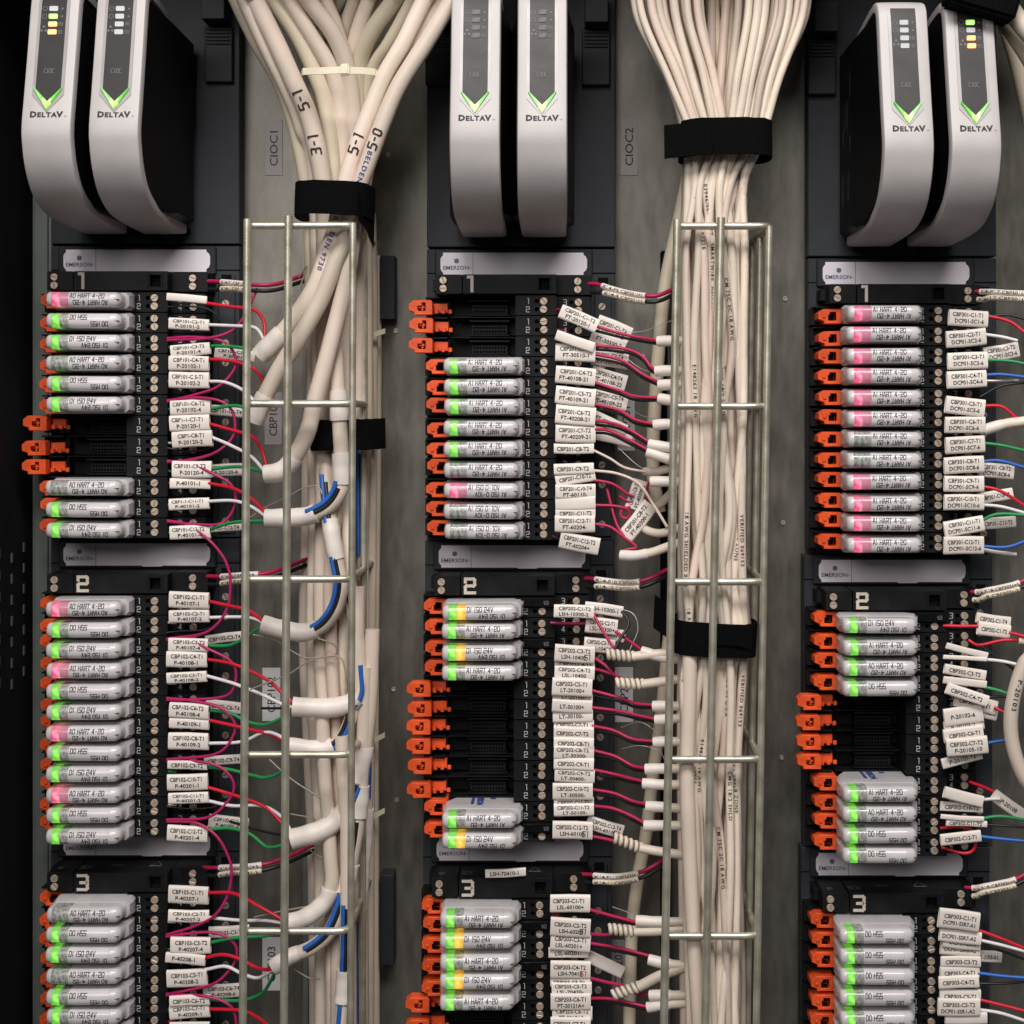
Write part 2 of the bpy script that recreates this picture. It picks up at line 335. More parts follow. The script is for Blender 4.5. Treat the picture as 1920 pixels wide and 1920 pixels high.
# ---------------------------------------------------------------- shared meshes of the terminal columns
def mk_screw():
    mb = MB(); n = 18
    mb.holed(ngon(0, 0, 7.0, n), [rect(-5.6, 5.6, -0.75, 0.75)], -6, 0, 1.4)
    return mb.mesh('screw', M['screw'], bevel=0.5)
ME_SCREW = mk_screw()
def mk_housing(empty_slot):
    mb = MB()
    mb.holed(cham(-53, 24, -18.2, 18.2, 1.5), [ngon(-13, 7.7, 4.2, 10), ngon(-13, -7.7, 4.2, 10), ngon(0, 7.7, 8.3, 14), ngon(0, -7.7, 8.3, 14)], -94, -4, 9, 0, 1)
    mb.holed(cham(24.2, 88, -18.2, 18.2, 1.5), [ngon(52, 7.7, 4.0, 10), ngon(52, -7.7, 4.0, 10), ngon(65, 7.7, 8.2, 14), ngon(65, -7.7, 8.2, 14)], -94, -34, 9, 0, 1)
    mb.holed(rect(24, 24.6, -18, 18), [], -30, -29.5, 0)
    mb.box(-180, -53.2, -18.4, 18.4, -95, -88)
    mb.box(-178, -53.2, 17.2, 18.8, -88, -42)
    mb.box(-228, -180.2, -15, 15, -95, -64)
    mb.box(-226, -184, 16, 18.6, -95, -42)
    if empty_slot:
        for z0, z1 in ((10, 13), (-17, -14.5)): mb.box(-142, -66, z0, z1, -88, -48)
        hs = [rect(-134+i*5.6, -130.8+i*5.6, z, z+4) for i in range(11) for z in (-10.5, -3.0)]
        mb.holed(rect(-138, -70, -13, 4), hs, -88, -58, 8, 0, 1)
        mb.loft([ngon(-58, 0, 15, 12)]*2, [-88, -80], 0)
    return mb.mesh('terminal_housing', [M['black'], M['pit']], bevel=0)
ME_HOUSE = {False: mk_housing(False), True: mk_housing(True)}
def mk_nums():
    mb = MB()
    for s, x, z, d in (('1', -29, 7.7, -3.6), ('2', -30, -7.7, -3.6), ('3', 40, 7.7, -33.6), ('4', 40, -7.7, -33.6)):
        lay(mb, stext(s, 10.0, 1.25, xs=0.85), flat(x, z, d))
    return mb.mesh('terminal_number', M['print'], recalc=False)
ME_NUM = mk_nums()
def mk_fuse():                       # the small "2A" fuse plug seen on some blocks
    mb = MB(); mb.box(-48, 22, 1.5, 18, -4, 5); mb.box(-30, -18, 3, 17, 5, 6.5)
    return mb.mesh('fuse_plug', M['black2'], bevel=1.2)
ME_FUSE = mk_fuse()
def mk_fprint():
    mb = MB()
    for x in (-38, 8): lay(mb, stext('2A', 6.5, 0.9, xs=0.8), flat(x, 9.5, 6, math.pi))
    return mb.mesh('fuse_print', M['greyprint'], recalc=False)
ME_FPR = mk_fprint()
def mk_latch(ext):
    mb = MB()
    outer = [(-222, -5), (-222, 7), (-213, 14), (-180, 14), (-177, 11), (-177, -14), (-211, -14), (-211, -9)]
    if ext:
        hole = [(-202, -7), (-190, -7), (-190, 9), (-197, 9), (-197, 3), (-205, 3), (-205, -5)]
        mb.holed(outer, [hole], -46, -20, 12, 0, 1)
        mb.box(-204, -192, -1.5, 2.5, -30, -25, 0); mb.box(-198.5, -194.5, -6, 7, -30, -26, 0)
    else:
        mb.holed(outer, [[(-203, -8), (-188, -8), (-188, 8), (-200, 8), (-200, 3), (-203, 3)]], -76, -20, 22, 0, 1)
        mb.box(-214, -208, -3, 3, -20, -17.5, 0)
    if ext:
        mb.box(-177, -150, -9, 9, -62, -50, 0)
        for i in range(3): mb.box(-175+i*13, -168+i*13, -11, -2.5, -50, -40-4*i, 0)
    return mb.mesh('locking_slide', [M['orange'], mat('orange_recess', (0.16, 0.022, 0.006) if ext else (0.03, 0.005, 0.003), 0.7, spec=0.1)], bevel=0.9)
ME_LATCH = {False: mk_latch(False), True: mk_latch(True)}

# plug-in signal modules
def prof_pts(s=1.0, top=0.0, n=12):   # half-round cover section as (z, d)
    pts = []
    for i in range(n+1):
        a = math.pi*i/n; z = -14.0*math.cos(a); d = 46+18*(math.sin(a)**0.5)
        pts.append((z*s, d-top if i not in (0, n) else 46))
    return [(-14.0*s, 24)]+pts+[(14.0*s, 24)]
def cover_d(z): return 46+18*(max(0.0, 1-(z/14.0)**2)**0.25)
def cover_mesh(name, m, stations, smooth=40):
    mb = MB(); mb.rings([[V(x, z, d) for z, d in prof_pts(s, t)] for x, s, t in stations])
    return mb.mesh(name, m, smooth=smooth)
def mk_house():
    mb = MB()
    mb.loft([cham(-146, -60, -15.5, 15.5, 3), cham(-181, -42, -16.6, 16.6, 4), cham(-184, -36, -17, 17, 5), cham(-184, -35, -17, 17, 6), cham(-182, -39, -14.8, 14.8, 6), cham(-181, -42, -14.0, 14.0, 6)], [-80, -18, 0, 14, 27, 28])
    mb.box(-58, -35.4, -0.5, 0.5, 2, 18.6)
    return mb.mesh('module_housing', M['house'], smooth=28)
ME_BODY = mk_house()
ME_END = cover_mesh('end_cap', M['nose'], [(-183, .55, 9), (-181, .84, 3.5), (-178, .97, 1), (-171.3, 1, 0)])
ME_LABEL = cover_mesh('label_strip', M['strip'], [(-139.8, 1, 0), (-66.2, 1, 0)])
ME_NOSE = cover_mesh('frosted_nose', M['nose'], [(-66, 1, 0), (-56, 1, .3), (-51, .88, 2.5), (-46.5, .62, 8), (-45, .4, 13)])
def mk_seam():
    mb = MB(); mb.box(-57, -47.5, -.4, .4, 58, 63.2); mb.box(-48, -34.7, -.5, .5, 8, 15)
    return mb.mesh('seam_line', M['softink'])
ME_SEAM = mk_seam()
def lens(x0, x1, m): return cover_mesh('status_lens', m, [(x0, .985, .6), (x1, .985, .6)])
_lens = {}
def lens_c(x0, x1, k):
    if (x0, k) not in _lens: _lens[(x0, k)] = lens(x0, x1, M[k])
    return _lens[(x0, k)]
_txt = {}
def mod_text(s):
    if s not in _txt:
        mb = MB()
        for fl in (False, True):
            pc = cut(stext(s, 8.2, 1.2, xs=0.74, align='l', slant=0.08))
            z0 = 6.2
            for k, (vs, fs) in enumerate(pc):
                if fl: pp = [(-68-u, -z0-v) for u, v in vs]
                else: pp = [(-137+u, z0+v) for u, v in vs]
                mb.add([V(x, z, cover_d(max(-13.7, min(13.7, z)))+.35+.1*(k % 3)) for x, z in pp], fs)
        _txt[s] = mb.mesh('module_print', M['ink'], recalc=False)
    return _txt[s]
def mk_logo():
    mb = MB()
    def f(x0, x1, z0, z1): mb.add([V(x0, z0, -59), V(x1, z0, -59), V(x1, z1, -59), V(x0, z1, -59)], [(0, 1, 2, 3)])
    return mb
KINDT = {'AO': ('AO HART 4-20', 'AO 4-20'), 'DO': ('DO HSS', 'DO'), 'DI': ('DI ISO 24V', 'DI 24V'), 'AI': ('AI HART 4-20', 'AI 4-20'), 'AV': ('AI ISO 0-10V', 'AI 0-10V')}
LIT = {'g': 'green-lit', 'p': 'pink-lit', 'o': 'unlit', 'y': 'green and yellow lit'}

def bank(colname, O, pitch, n, mods, lights, fuses, logo_at, digit, hdr_print):
    X0, Z0 = O                           # real units: x of the screws, height of the first slot
    lx = lambda x, z, d: V(X0+x, Z0+z, d)
    root = empty('terminal_baseplate', V(X0, Z0, 0)); g_b = 'terminal baseplates of the three columns'
    tag(root, f'dark terminal baseplate with large beige number {digit} serving the {colname} wire tags', 'baseplate', g_b)
    H = 116; B = 116-566
    mb = MB(); mb.box(-228, 138, B, H, -140, -100); mb.box(98, 130, B+8, H-58, -100, -95)
    for k in range(12):                  # clip recesses on the near edge
        z = -k*38.4+22
        mb.box(-226, -212, z-18, z-3, -100, -97.5)
    mb.build('base_tray', M['base'], root, bevel=1.5)
    mb = MB()
    for k in range(12):
        z = -k*38.4+22; mb.box(-222.5, -216, z-7.5, z-6, -97.5, -96.9); mb.box(-222.5, -221, z-15, z-7.5, -97.5, -96.9)
    mb.build('clip_mark', M['pit'], root)['kind'] = 'stuff'
    for q in ((104, 124, 44, 60, -95, -94.2), (88, 138.5, 68, 70.5, -100, -99.3), (-228.5, -205, 68, 70, -100, -99.3)):
        mb = MB(); mb.box(*q); mb.build('tray_slot', M['pit'], root)
    for k in range(0, 12, 1):            # studs along the far edge
        if (k*5+digit) % 3: put('tray_screw', ME_SCREW, root, V(112, -k*38.4+4, -94), (0, random.uniform(0, 3), 0))
    mb = MB(); mb.box(-212, 94, 60, 115, -104, -92); mb.build('label_holder', M['base2'], root, bevel=2.5)
    sc_ = [(-199, 72), (-196, 69), (-196, 65), (-50, 65), (-46, 63), (-12, 63), (-8, 65), (76, 65), (76, 70), (81, 74), (83, 80), (83, 94), (81, 100), (76, 104), (76, 108), (-196, 108), (-196, 103), (-199, 100), (-201, 96), (-201, 77)]
    mb = MB(); mb.loft([sc_, sc_], [-92.2, -90])
    card = mb.build('label_card', M['card'], root)
    mb = MB(); lay(mb, ftext('EMERSON', 7.4, 0.012, width=51, xs=1.3, align='c'), flat(-171, 79, -89.4))
    lay(mb, ftext('TM', 2.2, 0, xs=1.2, align='c'), flat(-143, 78, -89.4))
    for a in (0, 1):                     # small woven diamond emblem
        for t in (-1, 0, 1): 
            an = math.pi/4+a*math.pi/2; c, s = math.cos(an), math.sin(an)
            q = [(-5+abs(t)*2, t*3-1), (5-abs(t)*2, t*3-1), (5-abs(t)*2, t*3+1), (-5+abs(t)*2, t*3+1)]
            mb.add([V(-170+u*c-v*s, 92+u*s+v*c, -89.4+.2*a) for u, v in q], [(0, 1, 2, 3)])
    mb.build('card_print', M['logoink'], card, recalc=False)
    mb = MB(); mb.box(-138.4, -137.6, 65.2, 108, -90, -89.6); mb.build('card_divider', M['softink'], card)
    # header block with slot number
    hb = MB()
    hb.holed([(-152, 22), (24, 22), (24, 58), (-152, 58)], [rect(-9, 11, 29, 51)], -98, -4, 14, 0, 1)
    hb.holed(cham(-203, -154, 22, 58, 1.5), [ngon(-189, 47, 8.3, 14), ngon(-189, 31.6, 8.3, 14)], -98, -6, 6, 0, 1)
    hb.holed(cham(24.2, 92, 22, 58, 1.5), [ngon(64, 47.4, 8.2, 14), ngon(64, 32, 8.2, 14)], -98, -34, 6, 0, 1)
    hb.box(-212, -203, 30, 52, -98, -50); hb.box(-13, -11, 27, 53, -4, -2); hb.box(13, 15, 27, 53, -4, -2)
    hd = hb.build('header_block', [M['black'], M['pit']], root, bevel=0.8)
    mb = MB(); pc = stext(str(digit), 26, 5.6, xs=1.0 if digit != 1 else 1.3)
    lay(mb, pc, flat(-135 if digit != 1 else -137, 40, -3.4)); mb.build('slot_number', M['digit'], hd, recalc=False)
    for x, z, d in ((-189, 47, -6), (-189, 31.6, -6), (64, 47.4, -34), (64, 32, -34)):
        put('clamp_screw', ME_SCREW, hd, V(x, z, d+3), (0, random.uniform(0, 3.1), 0))
    if hdr_print:
        mb = MB(); top = lambda x, d: (lambda u, v, l: V(x+u, 58.5+l, d-v))
        tp = lambda x, d: (lambda u, v, l: V(x+u, 58.5+l*2, d-(-v)*-1*1.0))
        tf = lambda x, d: (lambda u, v, l: V(x+u, 58.4+l*2, d-v*1.6))
        if digit == 3:
            lay(mb, stext('3EX', 11, 1.4, xs=.8), tf(-140, -36)); lay(mb, stext('101', 7, 1.0), tf(-186, -32))
            for s in (((0, 0), (12, 16)), ((12, 16), (24, 0)), ((24, 0), (0, 0))):
                lay(mb, [([(s[0][0], s[0][1]-1), (s[1][0], s[1][1]-1), (s[1][0], s[1][1]+1.4), (s[0][0], s[0][1]+1.4)], [(0, 1, 2, 3)])], tf(-22, -45))
        lay(mb, [([(0, 0), (26, 0), (26, 2), (0, 2)], [(0, 1, 2, 3)])], tf(-96, -48))
        mb.build('header_marking', M['greyprint'], hd, recalc=False)
    # slots
    for i in range(n):
        emp = mods[i] == '--'; z = -i*pitch
        tb = put('terminal_block', ME_HOUSE[emp], root, V(0, z, 0))
        for x, zz, d in ((0, 7.7, -1), (0, -7.7, -1), (65, 7.7, -31), (65, -7.7, -31)):
            if i in fuses and zz > 0 and x == 0: continue
            put('screw', ME_SCREW, tb, V(x+random.uniform(-.4, .4), zz, d), (0, random.uniform(0, 3.1), 0))
        put('terminal_number', ME_NUM, tb)
        if i in fuses: put('fuse_plug', ME_FUSE, tb); put('fuse_print', ME_FPR, tb)
        put('locking_slide', ME_LATCH[emp], tb, V((-33 if emp else 0)+random.uniform(-1.5, 1.5), random.uniform(-.6, .6), 0), (0, R(random.uniform(-1.4, 1.4)), 0))
        if emp: continue
        nm, lt = mods[i], lights[i]
        r = empty('signal_module', lx(random.uniform(-.8, .8), z+random.uniform(-.7, .7), random.uniform(-2, 2)), (R(random.uniform(-.8, .8)), R(random.uniform(-.55, .55)), 0))
        last = ORD[i+1]
        tag(r, f'{LIT[lt]} module marked {KINDT[nm][1]}, {last} slot down the {colname} bank', 'module', 'plug-in signal modules')
        put('module_housing', ME_BODY, r); put('end_cap', ME_END, r)
        a, b = {'g': ('g', 'clear'), 'p': ('p', 'p2'), 'o': ('clear', 'clear'), 'y': ('g', 'y')}[lt]
        put('status_lens', lens_c(-171, -156.4, a), r)
        put('status_lens', lens_c(-156, -140, b), r)
        put('label_strip', ME_LABEL, r); put('frosted_nose', ME_NOSE, r); put('seam_line', ME_SEAM, r); put('module_print', mod_text(KINDT[nm][0]), r)
        if i in logo_at:                 # blue lettering on the flank
            mb = MB(); fl = lambda u, v, l: V(-112+v, 16.1+l, -38-u*1.0)
            lay(mb, ftext('EMERSON', 9, 0.05, width=42), lambda u, v, l: V(-116+v*1.3, 17.6+l*.3, -30+u*2.1))
            lay(mb, ftext('Process', 6, 0.05, width=36), lambda u, v, l: V(-129+v*1.3, 17.6+l*.3, -30+u*2.1))
            for t in (-2, 1): mb.add([V(-92+t*1.5+a_, 17.4, -34+b_) for a_, b_ in ((-4, 0), (0, -5), (4, 0), (0, 5))], [(0, 1, 2, 3)])
            mb.build('flank_print', M['blueink'], r, recalc=False)
    return root

def org(px, py): return (px-CX, -(py-CY))
C1, C2, C3 = 'CBP101 CBP102 CBP103'.split(), 'CBP201 CBP202 CBP203'.split(), 'CBP301 CBP302 CBP303'.split()
E = '--'
bank('CBP101', org(289, 566), 38.6, 12, ['AO', 'DO', 'DI', 'AO', 'DO', 'DI', E, E, E, 'AO', 'DO', 'DI'], 'pggogg---ogg', (), (), 1, False)
bank('CBP102', org(289, 1135), 37.9, 12, ['AO', 'DO', 'DI']*4, 'pggpggpggpgg', (), (), 2, True)
bank('CBP103', org(289, 1696), 37.7, 9, ['AO', 'DO', 'DI']*3, 'oggoggogg', (), (), 3, True)
bank('CBP201', org(1019.5, 572), 38.4, 12, [E, E, E]+['AI']*6+['AV']*3, '---gggggopoo', (), (), 1, False)
bank('CBP202', org(1016, 1139), 38.4, 12, ['DI', 'AI', 'DI', 'AI']+[E]*6+['AI', 'DI'], 'ygyg------gy', (0, 2, 11), (10,), 2, True)
bank('CBP203', org(1012, 1706.5), 37.9, 8, ['AI', 'DI', 'AI', 'DI', 'AI', E, E, E], 'gygyg---', (1, 3), (), 3, True)
bank('CBP301', org(1760, 590), 38.9, 12, ['AI']*12, 'ppppppoopppp', (), (), 1, False)
bank('CBP302', org(1752.5, 1167), 38.3, 12, ['DI', 'AI', 'AO', 'DO', E, E, E, E, 'AI', 'AO', 'DO', 'DO'], 'gggg----gggg', (0,), (8,), 2, True)
bank('CBP303', org(1747, 1735), 38.0, 8, ['DO']*8, 'g'*8, (), (), 3, True)

# ---------------------------------------------------------------- controllers above the banks
def dprof(h): return 250-(h-274)*0.205 if h > 274 else 250
PATH = [(136, -70), (138, 20), (141, 90), (146, 132), (156, 168), (176, 204), (210, 232), (246, 246), (280, 249.5), (340, 237), (420, 220), (490, 206), (518, 198), (533, 182), (538, 150), (528, 60), (508, -70)]
def cr2(pts, k=4):
    q = [pts[0]]+pts+[pts[-1]]; out = []
    for i in range(1, len(q)-2):
        for s in range(k):
            t = s/k
            out.append(tuple(0.5*((2*q[i][j])+(q[i+1][j]-q[i-1][j])*t+(2*q[i-1][j]-5*q[i][j]+4*q[i+1][j]-q[i+2][j])*t*t+(3*q[i][j]-q[i-1][j]-3*q[i+1][j]+q[i+2][j])*t**3) for j in (0, 1)))
    return out+[pts[-1]]
def surf_d(h):
    b = PATH
    for (h0, d0), (h1, d1) in zip(FRONT, FRONT[1:]):
        if h0 <= h <= h1: return d0+(d1-d0)*(h-h0)/(h1-h0)
    return dprof(h)
PP = cr2(PATH)
FRONT = [p for p in PP if 176 < p[0] < 534 and p[1] > 165]
def controller(O, x, label, lamps, bodylabel=False):
    X0, Z0 = O
    r = empty('controller_module', V(X0+x, Z0+135, -80)); off = lambda px, h, d: V(px, h-135, d+80)
    tag(r, label, 'controller', 'controller modules with green chevron lamps')
    def nrm(i):
        a, b = PP[max(0, i-1)], PP[min(len(PP)-1, i+1)]; th, td = b[0]-a[0], b[1]-a[1]; l = math.hypot(th, td)
        return (-td/l, th/l) if True else None
    rings = []
    for i, (h, d) in enumerate(PP):
        nh, nd = nrm(i); ring = []
        for px, dep in ((-43, 17), (-43, 4.5), (-41.2, 1.2), (-37.5, 0), (-20, -.5), (0, -.7), (20, -.5), (37.5, 0), (41.2, 1.2), (43, 4.5), (43, 17), (36, 17), (0, 17), (-36, 17)):
            ring.append(off(px, h-nh*dep, d-nd*dep))
        rings.append(ring)
    mb = MB(); mb.rings(rings); mb.build('silver_shell', M['silver'], r, smooth=38)
    # black body between the shell and the carrier
    inn = [(h-nrm(i)[0]*9, d-nrm(i)[1]*9) for i, (h, d) in enumerate(PP)][::2]
    def poly(px, f): return [off(px, f(h, d)[0], f(h, d)[1]) for h, d in inn]
    wide = lambda h, d: (min(max(h, 160 if d < 150 else 150), 500), min(d, 60+0*d)-8 if d > 60 else d)
    mid = lambda h, d: (min(max(h, 152), 515), d-6)
    mb = MB(); mb.rings([poly(-57, wide), poly(-40.5, mid), poly(40.5, mid), poly(57, wide)])
    mb.build('black_body', M['black2'], r, smooth=30)
    F = lambda px, lift: (lambda u, v, l: off(px+u, v, surf_d(v)+lift+l))
    def strip(name, m, xs_l, lift, parent=r):      # sheet with thickness following the front: list of (h, xl, xr)
        mb = MB(); rg = []
        for h, a, b in xs_l: rg.append([off(a, h, surf_d(h)-3), off(b, h, surf_d(h)-3), off(b, h, surf_d(h)+lift), off(a, h, surf_d(h)+lift)])
        mb.rings(rg); return mb.build(name, m, parent, smooth=30)
    top = 519
    hs = [340+i*(top-340)/10 for i in range(11)]
    strip('display_bezel', M['bezel'], [(306, -1.0, 1.0), (336, -27, 27)]+[(h, -27, 27) for h in hs[1:]], 1.6)
    strip('display_panel', M['face'], [(326, -.8, .8), (348, -21.5, 21.5)]+[(h, -21.5, 21.5) for h in hs[1:]], 2.6)
    for s in (-1, 1):                # the two arms of the chevron lamp
        mb = MB(); q = []
        for t in (0, .35, .7, 1.0):
            xx = s*24*(1-t); h = 351-26.5*t; w_ = 5+10*t
            q.append([off(xx, h-w_, surf_d(h-w_)+1.8), off(xx, h-1, surf_d(h)+1.8), off(xx, h-1.6, surf_d(h)+5), off(xx, h-w_+1, surf_d(h-w_)+5)])
        mb.rings(q[:3]); 
        mb.build('chevron_lamp', M['chevd'], r)
        mb = MB(); mb.rings(q[2:]); mb.build('chevron_lamp', M['chev'], r)
    for k, c in enumerate(lamps):
        h = 492-k*14.2; mb = MB()
        d = surf_d(h)
        mb.loft([cham(-7.5, 7.5, -4.2, 4.2, 1.2), cham(-7.5, 7.5, -4.2, 4.2, 1.2)], [2, 4.4]); q = []
        o = mb.build('status_lamp', M[c], r, off(0, h, d))
    mb = MB(); lay(mb, stext('CIOC', 7.5, 0.95, xs=.72), lambda u, v, l: off(u, 379+v, surf_d(379+v)+3.2+l))
    for k, s in enumerate(('', '', 'PRI', 'SEC')):
        h = 492-k*14.2
        if s: lay(mb, stext(s, 5.6, .7, xs=.55, align='l'), lambda u, v, l: off(10.5+u, h+v, surf_d(h+v)+3.2+l))
        else: lay(mb, [(ngon(15, 0, 1.8, 8), [tuple(range(8))])], lambda u, v, l: off(u, h+v, surf_d(h+v)+3.2+l))
        if k < 2:
            for a in range(8):
                c0, c1 = math.pi*2*a/8, math.pi*2*(a+.99)/8
                lay(mb, [([(-15+3.4*math.cos(c0), 3.4*math.sin(c0)), (-15+4.4*math.cos(c0), 4.4*math.sin(c0)), (-15+4.4*math.cos(c1), 4.4*math.sin(c1)), (-15+3.4*math.cos(c1), 3.4*math.sin(c1))], [(0, 1, 2, 3)])], lambda u, v, l: off(u, h+v, surf_d(h+v)+3.2+l))
    for x0, z0 in ((-18.5, 452), (-11.5, 452), (-15, 459)):
        lay(mb, [(rect(x0-1.8, x0+1.8, z0-1.8, z0+1.8), [(0, 1, 2, 3)])], lambda u, v, l: off(u, v, surf_d(v)+3.2))
    mb.build('panel_marking', M['greyprint'], r, recalc=False)
    mb = MB(); X = -28
    for ch, cp in zip('DELTAV', (9.8, 8.2, 8.2, 8.2, 8.2, 9.8)):
        pc = ftext(ch, cp, 0.055, align='l', xs=1.10); wv = max(a for vs, _ in pc for a, b in vs)
        lay(mb, pc, (lambda X, cp: (lambda u, v, l: off(X+u, 296.5+cp/2+v, surf_d(296.5+cp/2+v)+.9+l)))(X, cp)); X += wv+(.8 if ch != 'A' else -.6)
    lay(mb, ftext('TM', 2.2, 0, align='l'), lambda u, v, l: off(X+1+u, 298+v, surf_d(298+v)+.9))
    mb.build('name_print', M['ink'], r, recalc=False)
    if bodylabel:                    # fine print on the exposed black flank
        mb = MB()
        fl = lambda u, v, l: off(-57.6+max(0, (u-52)/190)*0-l*.1, v, u)
        rows = [(-40, 330, 20, 2), (-30, 320, 36, 2), (-20, 345, 50, 1.5), (-5, 350, 44, 1.5), (8, 340, 60, 1.6), (30, 300, 30, 3), (30, 400, 50, 2), (-45, 210, 50, 2), (-36, 205, 62, 1.6), (-25, 214, 44, 1.6), (10, 215, 44, 1.6), (20, 210, 56, 1.6)]
        for u, v, ln, wd in rows:
            mb.add([fl(u, v, 0), fl(u+wd, v, 0), fl(u+wd, v+ln, 0), fl(u, v+ln, 0)], [(0, 1, 2, 3)])
        mb.build('flank_marking', M['greyprint'], r, recalc=False)
def carrier(O, name, skip):
    X0, Z0 = O; r = empty('controller_carrier', V(X0, Z0, -100)); o = lambda x, h, d: (x, h, d+100)
    tag(r, f'dark slate carrier plate holding the two controllers above the {name} bank', 'carrier', 'controller carrier plates')
    mb = MB(); mb.box(-228, 138, 120, 760, -40, 0); mb.build('back_plate', M['base'], r, bevel=1.5)
    for x in (-105, 4): 
        mb = MB(); mb.box(x-16, x+16, 118, 142, 0, 26); mb.box(x-40, x+40, 140, 150, 0, 22); mb.build('release_tab', M['black'], r, bevel=2)
    for x in (100, -203):
        if x in skip: continue
        mb = MB(); mb.box(x-27, x+27, 432, 540, 0, 14); mb.build('clip', M['base2'], r, bevel=2)
        mb = MB()
        for k in range(5): mb.box(x-23, x+23, 504+k*7, 508+k*7, 14, 18)
        mb.box(x-22, x+22, 542, 600, 0, 60); mb.build('clip_rib', M['base2'], r, bevel=1)
O1, O2, O3 = org(289, 566), org(1019.5, 572), org(1760, 590)
carrier(O1, 'CBP101', (-203,)); carrier(O2, 'CBP201', ()); carrier(O3, 'CBP301', (100,))
controller(O1, -115, 'silver and black controller with green and orange lamps beside the black cabinet wall', ['win', 'lg', 'lo', 'lo'])
controller(O1, 0, 'silver and black controller with four white lamps next to the CIOC1 sticker', ['win', 'win', 'win', 'win'])
controller(O2, -115, 'silver controller with dark lamp windows nearest the thick marked cables', ['windim']*4)
controller(O2, 0, 'silver controller with dark lamp windows next to the CIOC2 sticker', ['windim']*4)
controller(O3, -115, 'silver and black controller with white lamps and fine print on its black flank', ['win', 'win', 'win', 'win'], True)
controller(O3, 0, 'silver and black controller with green and orange lamps under the white cables', ['lg', 'win', 'lo', 'lo'])
# ---------------------------------------------------------------- stickers on the back panel
def sticker(text, x0, x1, y0, y1, label, m='sticker', cap=15):
    c = P((x0+x1)/2, (y0+y1)/2, BACK); q = 1-BACK/D; w_, h_ = (x1-x0)*q/2, (y1-y0)*q/2
    mb = MB(); mb.box(-w_, w_, -h_, h_, 0.2, 1.6)
    o = mb.build('panel_sticker', M[m], None, c, bevel=.4); tag(o, label, 'sticker', 'stickers on the steel panel')
    mb = MB(); lay(mb, ftext(text, cap*q, 0.004, width=h_*2*.68), flat(0, 0, 2.0, math.pi/2)); mb.build('sticker_print', M['ink'], o, recalc=False)
sticker('CIOC1', 497, 530, 225, 329, 'grey sticker reading CIOC1 turned on its side')
sticker('CIOC2', 1163, 1196, 222, 329, 'grey sticker reading CIOC2 turned on its side')
sticker('CBP101', 496, 529, 735, 834, 'grey sticker reading CBP101 partly covered by a white cable end', 'sticker')
sticker('CBP102', 492, 526, 1252, 1352, 'pale sticker reading CBP102 behind the wire basket', 'sticker2')
sticker('CBP103', 492, 526, 1757, 1857, 'pale sticker reading CBP103 behind the wire basket', 'sticker2')
sticker('CBP201', 1158, 1190, 742, 845, 'grey sticker reading CBP201 half hidden by wire tags', 'sticker2')
sticker('CBP202', 1153, 1187, 1251, 1354, 'pale sticker reading CBP202 crossed by red wires', 'sticker2')
sticker('CBP203', 1143, 1176, 1762, 1864, 'grey sticker reading CBP203 mostly hidden by a blank tag', 'sticker')

# ---------------------------------------------------------------- wire baskets in front of the cables
def basket(name_label, rods, bars, xr_real, rgt, rail):
    r = empty('cable_basket', P(rods[0][0], rods[0][1], 190)); inv = r.location.copy()
    tag(r, name_label, 'wire basket', 'wire cable baskets')
    def t(nm, pts, rad): 
        mb = MB(); tube(mb, [p-inv for p in pts], rad, 12, step=12*K); return mb.build(nm, M['zinc'], r, smooth=50)
    for x0, y0, x1, y1, d in rods: t('vertical_rod', path([(x0, y0), ((x0+x1)/2, (y0+y1)/2), (x1, y1)], d), 7.1)
    for xa, xc, y, w_ in bars:       # along the front, round the corner, back to the panel
        a = P(xa, y, 181); c = P(xc, y, 181); cz = c.z; X = c.x
        s = 1
        pts = [a, a.lerp(c, .5), Vector((X-22*K*s, c.y, cz)), Vector((X-7*K*s, c.y+4*K, cz)), Vector((X-2*K*s, c.y+16*K, cz)), Vector((X, c.y+50*K, cz)), Vector((X, .02, cz)), Vector((X, -BACK*K-2*K, cz))]
        if rgt: pass
        t('crossbar', pts, 6.5)
    for d, y0 in rgt: 
        xa, xb = xr_real; q = 1-d/D
        za, zb = -(y0-CY)*q*K, -1330*K
        t('side_rod', [Vector((xa*K, -d*K, za)), Vector(((xa+xb)/2*K, -d*K, (za+zb)/2)), Vector((xb*K, -d*K, zb))], 6.3)
    for x0, x1, z0, z1, d0, d1, m in rail:
        mb = MB(); mb.box(x0, x1, z0, z1, d0, d1); o = mb.build('mounting_plate', M[m], r, bevel=1.0); o.location = -inv
basket('zinc wire basket with open near side around the thick cream cables', [(464, 411, 454, 2150, 193), (541, 405, 531, 2150, 193)],
       [(466, 661, 423, 0), (463, 660, 757, 0), (460, 658, 1086, 0), (458, 656, 1415, 0), (456, 653, 1746, 0), (456, 652, 2060, 0)], (-363, -368), [(176, 418), (24, 437), (-128, 452)],
       [(-350, -322, 178, 302, -148, -104, 'base2'), (-350, -324, -1080, -905, -148, -104, 'base2')])
basket('zinc wire basket around the thin ivory cable bundle', [(1270, 412, 1241, 2150, 193), (1352, 408, 1318, 2150, 193)],
       [(1272, 1444, 424, 0), (1264, 1436, 762, 0), (1260, 1432, 1091, 0), (1256, 1427, 1424, 0), (1251, 1422, 1755, 0), (1247, 1418, 2070, 0)], (367, 340), [(178, 424), (60, 446), (-50, 460), (-140, 470)], [])
